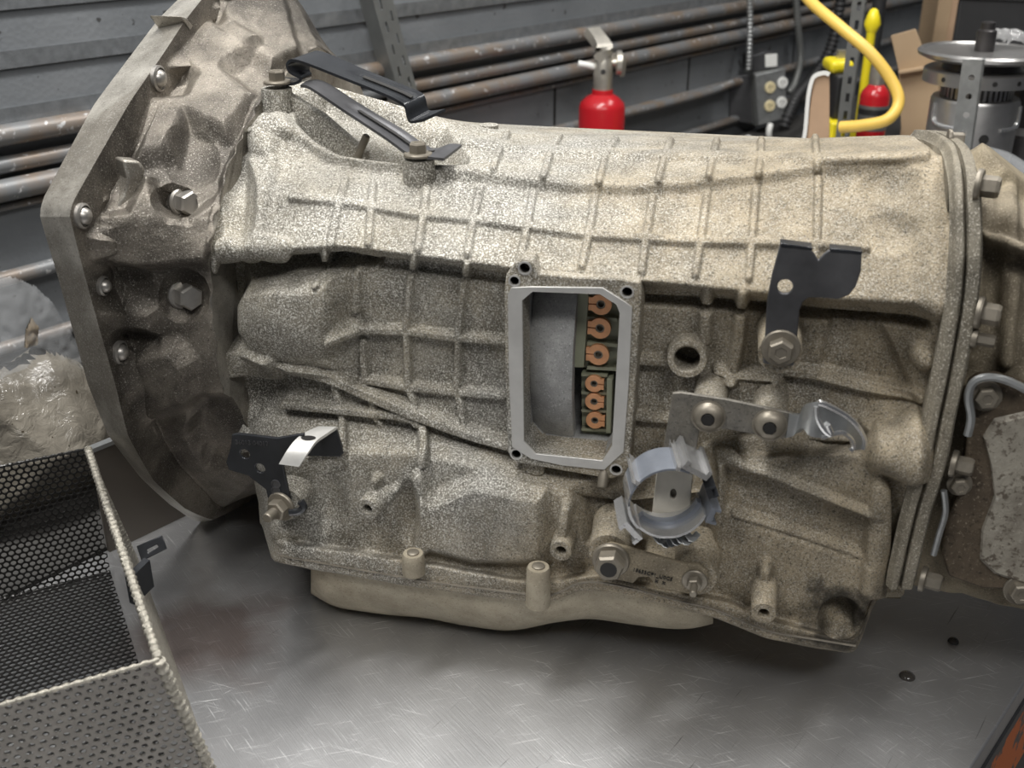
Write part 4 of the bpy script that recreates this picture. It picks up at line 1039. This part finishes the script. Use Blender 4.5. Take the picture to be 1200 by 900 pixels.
# fire extinguisher in front of the wall pipes
pc = at(705, 140, -.70); b0 = base0(pc); k = pxm(pc); r = 27*k
ex = thing('fire_extinguisher', 'small red fire extinguisher with nickel valve standing alone before the wall pipes', 'fire extinguisher', b0)
zt = at(705, 118, -.70)[2]; zn = at(704, 105, -.70)[2]; zv = at(704, 70, -.70)[2]
MB().add(*lathe(b0, Z, [(r*.9, .001), (r, .006), (r, zt-.012), (r*.93, zt-.003), (r*.7, zt+.006), (r*.46, zt+.012), (r*.44, zn)], 36)).out('cylinder', M_red, ex, 50)
MB().add(*lathe(b0, Z, [(r*.40, zn-.002), (r*.42, zn+.004), (r*.40, zv-.004), (r*.36, zv), (r*.34, zv+.006)], 24)).out('valve_body', M_nickel, ex, 40)
vt = b0+Z*(zv+.004); RX = unit(rt+0*rt)
e0 = [vt+d for d in (RX*-.012+fw*0-Z*.004, RX*.0+Z*.010, RX*.010+Z*.022+WN*-.02, RX*.018+Z*.040+WN*-.05)]
MB().add(*sweep(smooth_path(e0, 16), rect(.015, .008), upv=Z)).out('squeeze_handle', M_nickel, ex)
e0 = [vt+RX*-.012-Z*.018, vt+RX*-.03-Z*.014, vt+RX*-.045-Z*.012]
MB().add(*sweep(e0, circ(.006, 10))).out('nozzle', M_white, ex)
MB().add(*lathe(vt+RX*.012-Z*.010, unit(RX), [(.006, 0), (.006, .010), (.021, .011), (.021, .020), (.017, .021)], 22)).out('gauge', M_nickel, ex)
MB().add(*sweep(smooth_path([vt+RX*.014+Z*.0, vt+RX*.03+Z*.002, vt+RX*.036-Z*.012, vt+RX*.034-Z*.034], 16), rect(.006, .0012), upv=WN)).out('lever', M_nickel, ex)
MB().add(*lathe(b0+Z*(zv-.022), unit(C-vt), [(.0045, r*.36), (.0045, r*.43)], 14)).out('port_hole', M_dark, ex)

# leaning slotted steel angle
p1, p0 = at(441, -30, -.795), at(479, 110, -.785)
dv = unit(p0-p1); 
if True:
    kx = (p0[2])/(p1[2]-p0[2]); pb = p0+(p0-p1)*kx*.985
    sl = thing('slotted_angle', 'grey slotted steel angle leaning against the wall', 'steel angle', pb)
    L_ = np.linalg.norm(p1-pb); dr = unit(p1-pb); sd = unit(np.cross(dr, WN)); sd = sd if sd[0] > 0 else -sd; nr_ = unit(np.cross(sd, dr)); nr_ = nr_ if nr_ @ WN > 0 else -nr_
    hs = []
    for i in range(int(L_/.035)):
        for o_ in (-.007, .008):
            c_ = pb+dr*(.02+i*.035+(.012 if o_ > 0 else 0))+sd*o_
            hs.append([c_+dr*a_*.008+sd*b_*.0022 for a_, b_ in ((-1, -1), (1, -1), (1, 1), (-1, 1))])
    plate('slotted_face', [pb+sd*-.017, pb+sd*.019, p1+sd*.019, p1+sd*-.017], hs, nr_, .003, M_greyb, sl, 0)
    plate('side_flange', [pb+sd*-.017, p1+sd*-.017, p1+sd*-.017-nr_*.03, pb+sd*-.017-nr_*.03], [], sd, .003, M_greyb, sl, 0)
# outlet box
pc = at(913, 112, -.76); k = pxm(pc)
NO = unit(WN*.45+unit((C-pc)*V3(1, 1, 0))*.55); O0 = at(905, 112, -.76)
def on(x, y, n=-.752): return at(x, y, n)
def oo(x, y, d=0.): return plane(x, y, NO, O0 @ NO+d)
ob = thing('outlet_box', 'grey metal outlet box with four receptacles on the wall conduit', 'outlet box', on(905, 140, -.79))
def slab(name, pts, n, th, mat, parent, bev=.001): return plate(name, [oo(x, y, n+.76) for x, y in pts], [], NO, th, mat, parent, bev)
slab('box_body', [(884, 86), (918, 80), (919, 140), (886, 148)], -.754, .06, M_greyb, ob)
slab('side_box', [(855, 92), (886, 86), (888, 146), (856, 141)], -.775, .055, M_edge, ob)
fp = slab('face_plate', [(886, 88), (920, 80), (922, 138), (889, 147)], -.745, .006, M_zinc, ob)
slab('switch_box', [(880, 66), (902, 60), (912, 64), (912, 79), (882, 84)], -.765, .05, M_edge, ob)
slab('paper_label', [(897, 64), (911, 63), (911, 78), (897, 79)], -.762, .002, M_white, ob)
for x, y, mm in ((902.5, 102.5, M_cream), (917, 97, M_white), (902, 124, M_cream), (916, 120, M_white)):
    c_ = oo(x, y, .016); rc_ = MB().add(*lathe(c_, NO, [(.0130, -.001), (.0130, .002), (.0122, .003)], 24)).out('receptacle', mm, fp)
    rc_.scale = (1, 1, 1)
    for dx_ in (-.0035, .0035): MB().add(*box(c_+np.cross(Z, NO)*dx_+Z*.002+NO*.003, np.cross(Z, NO)*.0009, NO*.0006, Z*.0032)).out('slot', M_dark, fp)
    MB().add(*lathe(c_-Z*.006, NO, [(.0014, .002), (.0014, .0035)], 10)).out('slot', M_dark, fp)
cc = [on(700, 140, -.80), on(770, 124, -.80), on(830, 108, -.80), on(858, 97, -.785)]
c_ = tag(MB().add(*sweep(smooth_path(cc, 30), circ(.0085, 12))).out('bent_conduit', M_pipe), 'bent conduit running from behind the extinguisher to the outlet box', 'conduit')
# flexible spiral conduits hanging on the wall
def spiral(name, pts, r, mat, label, cat, pitch=.009, grp=None):
    path = smooth_path(pts, 160); L = np.concatenate([[0], np.cumsum(np.linalg.norm(np.diff(path, axis=0), axis=1))])
    n_ = int(L[-1]/pitch*6); q = np.linspace(0, L[-1], n_); pa = np.stack([np.interp(q, L, path[:, i]) for i in range(3)], 1)
    scl = 1+.14*np.sin(q/pitch*2*math.pi)
    o = MB().add(*sweep(pa, circ(r, 10), scale=scl)).out(name, mat, None, 0); return tag(o, label, cat, grp)
spiral('flexible_conduit', [on(877, -40, -.79), on(879, 20, -.79), on(878, 60, -.785), on(877, 82, -.785)], .0065, M_zinc, 'thin spiral steel conduit dropping into the outlet box from above', 'conduit')
spiral('flexible_conduit', [on(930, -40, -.80), on(935, 30, -.80), on(938, 70, -.80), on(932, 96, -.79), on(925, 108, -.775)], .008, M_greyb, 'grey spiral conduit bending into the right side of the outlet box', 'conduit')
spiral('corrugated_hose', [on(990, -40, -.72), on(982, 20, -.72), on(972, 60, -.72), on(952, 92, -.73), on(935, 112, -.70), on(925, 132, -.69), on(918, 150, -.69)], .013, M_rubber, 'black corrugated hose curling down past the outlet box', 'hose', .012)
m_ = MB().add(*sweep(smooth_path([on(903, 146, -.745), on(901, 156, -.742), on(904, 175, -.742)], 12), circ(.007, 8))).out('cable_end', M_white); m_.parent = None
tag(m_, 'short white cable end under the outlet plate', 'cable')
tag(MB().add(*lathe(on(877, 160, -.62), Z, [(.011, -.12), (.011, -.006), (.008, 0), (.004, .002)], 18)).out('white_bottle', M_white), 'white plastic tip poking above the case before the wall', 'bottle')
# yellow hose
hp_ = [uD(x, y, d) for x, y, d in [(930, -30, 1.7), (948, 0, 1.66), (985, 32, 1.62), (1020, 62, 1.60), (1045, 95, 1.6), (1053, 120, 1.6), (1040, 140, 1.6), (1010, 147, 1.62), (985, 149, 1.64)]]
hs_ = tag(MB().add(*sweep(smooth_path(hp_, 70), circ(.0085, 14))).out('yellow_hose', M_yel), 'thick yellow rubber hose looping down behind the case', 'hose')
# board with plastic wrap
pc = uD(960, 130, 1.66)
bd = thing('wooden_board', 'upright offcut of plywood with torn white wrap at its top edge', 'board', base0(pc))
nb = unit(C-pc); nb[2] = 0; nb = unit(nb); ud_ = lambda x, y: plane(x, y, nb, pc @ nb)
zb_ = lambda x: np.array([*(ud_(x, 165)[:2]), 0.001])
plate('board', [ud_(953, 92), ud_(972, 86), ud_(972, 165), zb_(972), zb_(944), ud_(944, 165)], [], nb, .018, M_wood, bd)
MB().add(*sweep(smooth_path([ud_(941, 168), ud_(944, 150), ud_(947, 115), ud_(951, 95), ud_(956, 88), ud_(966, 85), ud_(972, 87)], 30)+nb*.003, rect(.0028, .002), upv=nb)).out('wrap', M_white, bd)
# second, shadowed extinguisher behind the hose
pc = uD(1023, 130, 1.95); b0 = base0(pc); k = pxm(pc); r = 17*k
e2 = thing('fire_extinguisher', 'labelled red fire extinguisher standing behind the yellow hose', 'fire extinguisher', b0)
zt = uD(1023, 105, 1.95)[2]
MB().add(*lathe(b0, Z, [(r*.9, .001), (r, .006), (r, zt-.008), (r*.9, zt), (r*.5, zt+.012)], 32)).out('cylinder', M_red, e2, 50)
MB().add(*lathe(b0, Z, [(r*1.012, zt-.065), (r*1.012, zt-.022)], 32, cap=(False, False))).out('label', M_greyb, e2)
MB().add(*lathe(b0, Z, [(r*1.016, zt-.038), (r*1.016, zt-.028)], 32, cap=(False, False))).out('label_band', M_rubber, e2)
MB().add(*lathe(b0, Z, [(r*.5, zt+.01), (r*.55, zt+.03), (r*.5, zt+.045), (r*.2, zt+.05)], 20)).out('valve_body', M_nickel, e2)
pc3 = b0+RX*.045+WN*.0
# yellow and black drill standing by the board
pc = uD(984, 110, 1.85); b0 = base0(pc)
dl = thing('power_tool', 'yellow and black power tool standing behind the plywood offcut', 'power tool', b0)
def vis(x0, x1, y0, y1, d, dep=.03):
    a_, b_ = uD(x0, (y0+y1)/2, d), uD(x1, (y0+y1)/2, d); zt_, zb = uD((x0+x1)/2, y0, d)[2], uD((x0+x1)/2, y1, d)[2]
    c_ = (a_+b_)/2; return box(np.array([c_[0], c_[1], (zt_+zb)/2]), (b_-a_)/2, np.cross(Z, unit(b_-a_))*dep, Z*(zt_-zb)/2)
def bevel(o, w_=.004): b_ = o.modifiers.new('edge', 'BEVEL'); b_.width = w_; b_.segments = 3; return o
bevel(MB().add(*vis(968, 996, 68, 84, 1.85)).out('motor_head', M_yelp, dl), .008)
bevel(MB().add(*vis(973, 994, 83, 140, 1.85, .025)).out('grip', M_rubber, dl), .006)
a_ = uD(983, 139, 1.85)[2]
c_ = uD(984, 140, 1.85); bevel(MB().add(*box(np.array([c_[0], c_[1], a_/2]), RX*.022, unit(np.cross(Z, RX))*.03, Z*a_/2)).out('battery', M_yelp, dl), .005)
MB().add(*vis(981, 990, 58, 69, 1.85, .006)).out('brass_fitting', M_nickel, dl)
# grey upright strut with holes behind the hose
c_ = uD(1000, 60, 1.75); b0 = base0(c_); zt = uD(1003, -40, 1.75)[2]
stt = thing('wall_strut', 'grey upright slotted strut between the power tool and red extinguisher', 'strut', b0)
nb = unit((C-c_)*V3(1, 1, 0)); sd = unit(np.cross(Z, nb)); hs = []
for i in range(14):
    q = b0+Z*(.02+i*.028); hs.append([q+sd*x_*.003+Z*z_*.007 for x_, z_ in ((-1, -1), (1, -1), (1, 1), (-1, 1))])
plate('strut_face', [b0+sd*-.011, b0+sd*.011, b0+sd*.011+Z*zt, b0+sd*-.011+Z*zt], hs, nb, .003, M_greyb, stt, 0)
plate('strut_flange', [b0+sd*.011, b0+sd*.011+Z*zt, b0+sd*.011+Z*zt-nb*.02, b0+sd*.011-nb*.02], [], sd, .003, M_greyb, stt, 0)
# yellow nozzle tool
c_ = uD(1018, 60, 2.0); b0 = base0(c_)
yn = thing('spray_wand', 'yellow plastic wand with a bulging head standing behind the grey strut', 'wand', b0)
zz_ = lambda y: uD(1018, y, 2.0)[2]
MB().add(*lathe(b0, Z, [(.008, .0), (.008, zz_(38)), (.009, zz_(35))], 16)).out('wand', M_yelp, yn)
MB().add(*lathe(b0, Z, [(.009, zz_(36)), (.015, zz_(26)), (.011, zz_(16)), (.007, zz_(9)), (.002, zz_(7))], 18)).out('head', M_yelp, yn)
# tall black pipe
c_ = uD(1027, 30, 2.15); b0 = base0(c_)
tag(MB().add(*lathe(b0, Z, [(.013, 0), (.013, .62)], 16)).out('black_standpipe', M_rubber), 'tall black pipe standing behind the yellow wand', 'pipe')
# cardboard
c_ = uD(1062, 100, 1.98); nb = unit((C-c_)*V3(1, 1, 0)); ud_ = lambda x, y: plane(x, y, nb, c_ @ nb)
cb = thing('cardboard_sheet', 'upright tan cardboard sheet beside the steel drum', 'cardboard', base0(c_))
zb_ = lambda x: np.array([*(ud_(x, 150)[:2]), .001])
plate('sheet', [ud_(1044, 42), ud_(1073, 34), ud_(1082, 58), ud_(1100, 62), ud_(1100, 150), zb_(1098), zb_(1056), ud_(1056, 150), ud_(1053, 82)], [], nb, .006, M_cardb, cb, .0008)
plate('flap', [ud_(1053, 82), ud_(1100, 74), ud_(1100, 77), ud_(1054, 85)], [], nb, -.02, M_cardb, cb, .0008)
# drum stack on the bench
D_ = 1.62; c_ = uD(1146, 100, D_); b0 = base0(c_); k = D_/F
M_drum = plain('machined_drum_steel', (.42, .41, .40), .32, .85, .3, 40, .1); M_drumd = plain('dark_drum_steel', (.09, .085, .085), .35, .8, .4, 40, .1)
zy = lambda y: uD(1146, y, D_)[2]
b0_dr = b0.copy(); dr_ = thing('clutch_drum_stack', 'stacked clutch drums and a wide steel disc standing on the bench', 'clutch drum', b0)
MB().add(*lathe(b0, Z, [(50*k, 0), (50*k, zy(118)), (48*k, zy(114)), (36*k, zy(113))], 48)).out('lower_housing', M_drum, dr_, 40)
MB().add(*lathe(b0, Z, [(37*k, zy(114)), (37*k, zy(97)), (30*k, zy(96))], 48)).out('gear_core', M_drumd, dr_, 40)
m = MB()
for i in range(40):
    t = 2*math.pi*i/40; d_ = np.array([math.cos(t), math.sin(t), 0]); tg = np.array([-d_[1], d_[0], 0])
    m.add(*box(b0+d_*37.5*k+Z*(zy(113)+zy(98))/2, tg*.0022, d_*.004, Z*(zy(98)-zy(113))/2))
m.out('gear_teeth', M_drum, dr_, 20)
ring_ = MB().add(*lathe(b0, Z, [(58*k, zy(96)), (63*k, zy(95)), (63*k, zy(80)), (60*k, zy(78)), (40*k, zy(78))], 56)).out('drum_ring', M_drum, dr_, 40)
for t in np.linspace(-2.6, -.3, 6):
    d_ = np.array([math.cos(t), math.sin(t), 0]); MB().add(*lathe(b0+d_*63*k+Z*(zy(87)), d_, [(.0035, -.004), (.0035, .0004)], 12)).out('oil_hole', M_dark, ring_)
MB().add(*lathe(b0, Z, [(44*k, zy(78)), (40*k, zy(66)), (46*k, zy(62))], 48)).out('hub', M_drumd, dr_, 40)
MB().add(*lathe(b0, Z, [(64*k, zy(66)), (72*k, zy(62)), (73*k, zy(58)), (70*k, zy(55)), (66*k, zy(55)), (64*k, zy(57)), (20*k, zy(57))], 64)).out('disc', M_drum, dr_, 30)
MB().add(*lathe(b0, Z, [(11*k, zy(58)), (11*k, zy(32)), (8*k, zy(30)), (8*k, zy(22)), (6*k, zy(21))], 20)).out('shaft', M_drumd, dr_, 30)
m = MB()
for a_, b_ in (((1096, 118), (1098, 140)), ((1098, 142), (1122, 148))): pass
# perforated strut in front of the drums
D2 = 1.45; c_ = uD(1138, 120, D2); nb = unit((C-c_)*V3(1, 1, 0)); ud_ = lambda x, y: plane(x, y, nb, c_ @ nb)
q0 = base0(ud_(1131, 190)); ax_ = unit(ud_(1141, 72)-q0); sd = unit(np.cross(ax_, nb)); sd = sd if sd[0] > 0 else -sd; L_ = np.linalg.norm(ud_(1141, 70)-q0)
ps = thing('perforated_strut', 'galvanised strut with round holes standing in front of the clutch drums', 'strut', q0)
hs = [ringpts(q0+ax_*(.02+i*.024), np.cross(sd, ax_), .0042, 10) for i in range(int((L_-.03)/.024)+1)]
n2 = unit(np.cross(sd, ax_)); n2 = n2 if n2 @ nb > 0 else -n2
plate('strut_face', [q0+sd*-.0135, q0+sd*.0135, q0+sd*.0135+ax_*L_, q0+sd*-.0135+ax_*L_], hs, n2, .003, M_zinc, ps, 0)
plate('strut_flange', [q0+sd*.0135, q0+sd*.0135+ax_*L_, q0+sd*.0135+ax_*L_-n2*.022, q0+sd*.0135-n2*.022], [], sd, .003, M_zinc, ps, 0)
# second drum at the edge of the frame
c_ = uD(1207, 130, 1.70); b0 = base0(c_); zy2 = lambda y: uD(1207, y, 1.70)[2]; k = 1.70/F
d2 = thing('clutch_drum', 'single dark clutch drum at the end of the bench beside the stack', 'clutch drum', b0)
MB().add(*lathe(b0, Z, [(30*k, 0), (32*k, zy2(160)), (28*k, zy2(156)), (28*k, zy2(98)), (32*k, zy2(94)), (32*k, zy2(86)), (20*k, zy2(85))], 40)).out('drum', M_drumd, d2, 40)
MB().add(*lathe(b0, Z, [(33*k, zy2(156)), (33*k, zy2(146))], 40, cap=(False, False))).out('rim_band', M_drum, d2)
# dark crate and carton at the far end
c_ = uD(1170, 20, 2.15); nbx = unit((C-c_)*V3(1, 1, 0)); sdx = unit(np.cross(Z, nbx)); sdx = sdx if sdx[0] > 0 else -sdx
zt = uD(1170, -30, 2.15)[2]
cr = thing('black_crate', 'black plastic crate standing behind the clutch drums', 'crate', base0(c_))
bevel(MB().add(*box(base0(c_)+Z*.185+sdx*.05, sdx*.125, nbx*.07, Z*.185)).out('crate_body', M_rubber, cr), .006)
MB().add(*box(base0(c_)+Z*.362+sdx*.05, sdx*.13, nbx*.075, Z*.008)).out('crate_rim', M_rubber, cr)
c_ = uD(1118, -5, 2.45)
cx = thing('cardboard_box', 'brown cardboard box behind the black crate', 'box', base0(c_))
zt = uD(1118, 28, 2.45)[2]
bevel(MB().add(*box(base0(c_)+Z*.22, RX*.05, unit(np.cross(Z, RX))*.05, Z*.22)).out('carton', M_cardb, cx), .003)
MB().add(*box(base0(c_)+Z*.3-unit(np.cross(Z, RX))*.0505, RX*.02, unit(np.cross(Z, RX))*.0008, Z*.14)).out('tape', M_wood, cx)
# clear sheet on the bench beside the tail
fs = [uD(x, y, d) for x, y, d in [(1152, 178, 1.42), (1180, 186, 1.38), (1210, 205, 1.34), (1240, 225, 1.3)]]
zl = [p[2] for p in fs]
tb = MB().add(*sweep(smooth_path([V3(p[0], p[1], .012) if i > 9 else p for i, p in enumerate(fs)], 24), circ(.008, 10))).out('clear_tube', M_film)
tag(tb, 'clear plastic tube lying over the tail end before the clutch drums', 'tube')
# oil drops on the bench
M_drop = plain('oil_drop', (.05, .045, .04), .04, .0, .2, 60, 0)
for x, y, r, lb_ in ((1063, 793, .0062, 'larger round oil drop on the steel bench top'), (1117, 752, .0045, 'smaller round oil drop on the steel bench top')):
    p = uZ(x, y, 0); tag(MB().add(*lathe(p, Z, [(r, .0002), (r*.96, .0012), (r*.8, .0024), (r*.5, .0034), (r*.15, .0038)], 20)).out('oil_drop', M_drop), lb_, 'oil drop', 'oil drops on the bench top')
# crumpled film with a yellow tag on top of the disc
k = D_/F; c0 = uD(1178, 52, D_)
fl_ = thing('crumpled_film', 'crumpled clear film with a small yellow tag lying on the steel disc', 'film', c0)
NG = 26; X, Y = np.meshgrid(np.linspace(-1, 1, NG), np.linspace(-1, 1, NG), indexing='ij'); rr2 = np.clip(1-(X**2+Y**2), 0, 1)
H = np.sqrt(rr2)*.020+np.abs(gsmooth(gsmooth(rng.normal(size=X.shape), 1.2, 0), 1.2, 1))*.010*(rr2 > 0)
zd = zy(55)+.001
V_ = [V3(c0[0]+.012+X[i, j]*.034, c0[1]+.02+Y[i, j]*.03, zd+H[i, j]) for i in range(NG) for j in range(NG)]
fc = [[i*NG+j, (i+1)*NG+j, (i+1)*NG+j+1, i*NG+j+1] for i in range(NG-1) for j in range(NG-1) if rr2[i, j] > 0 and rr2[i+1, j+1] > 0]
m, nt, bs = nodes('foil_film'); bs.inputs['Base Color'].default_value = (.6, .6, .6, 1); bs.inputs['Roughness'].default_value = .12; bs.inputs['Alpha'].default_value = .35
mesh_obj('film', V_, fc, m, fl_, 20)
MB().add(*box(V3(c0[0]-.028, c0[1]-.002, zd+.013), RX*.005, V3(0, .002, 0), Z*.012)).out('tag', M_yelp, fl_)
# lugs and hole on the lower drum housing
for xs0 in ((1097, 1122), (1160, 1186)):
    pts = []
    for x, y in ((xs0[0], 120), (xs0[0], 140), (xs0[0]+4, 146), (xs0[1], 147)) if xs0[0] < 1120 else ((xs0[1], 120), (xs0[1], 140), (xs0[1]-4, 146), (xs0[0], 147)):
        dx = (x-1146)/50.; a_ = math.asin(max(-.98, min(.98, dx))); pts.append(b0_dr+V3(math.sin(a_), -math.cos(a_), 0)*51*k+Z*zy(y))
    MB().add(*sweep(smooth_path(pts, 24), circ(.003, 8))).out('lug_edge', M_chrome, dr_)
MB().add(*lathe(b0_dr+V3(-.06, -.998, 0)*50*k+Z*zy(158), V3(-.06, -.998, 0), [(.007, -.004), (.007, .0006)], 16)).out('oil_hole', M_dark, dr_)
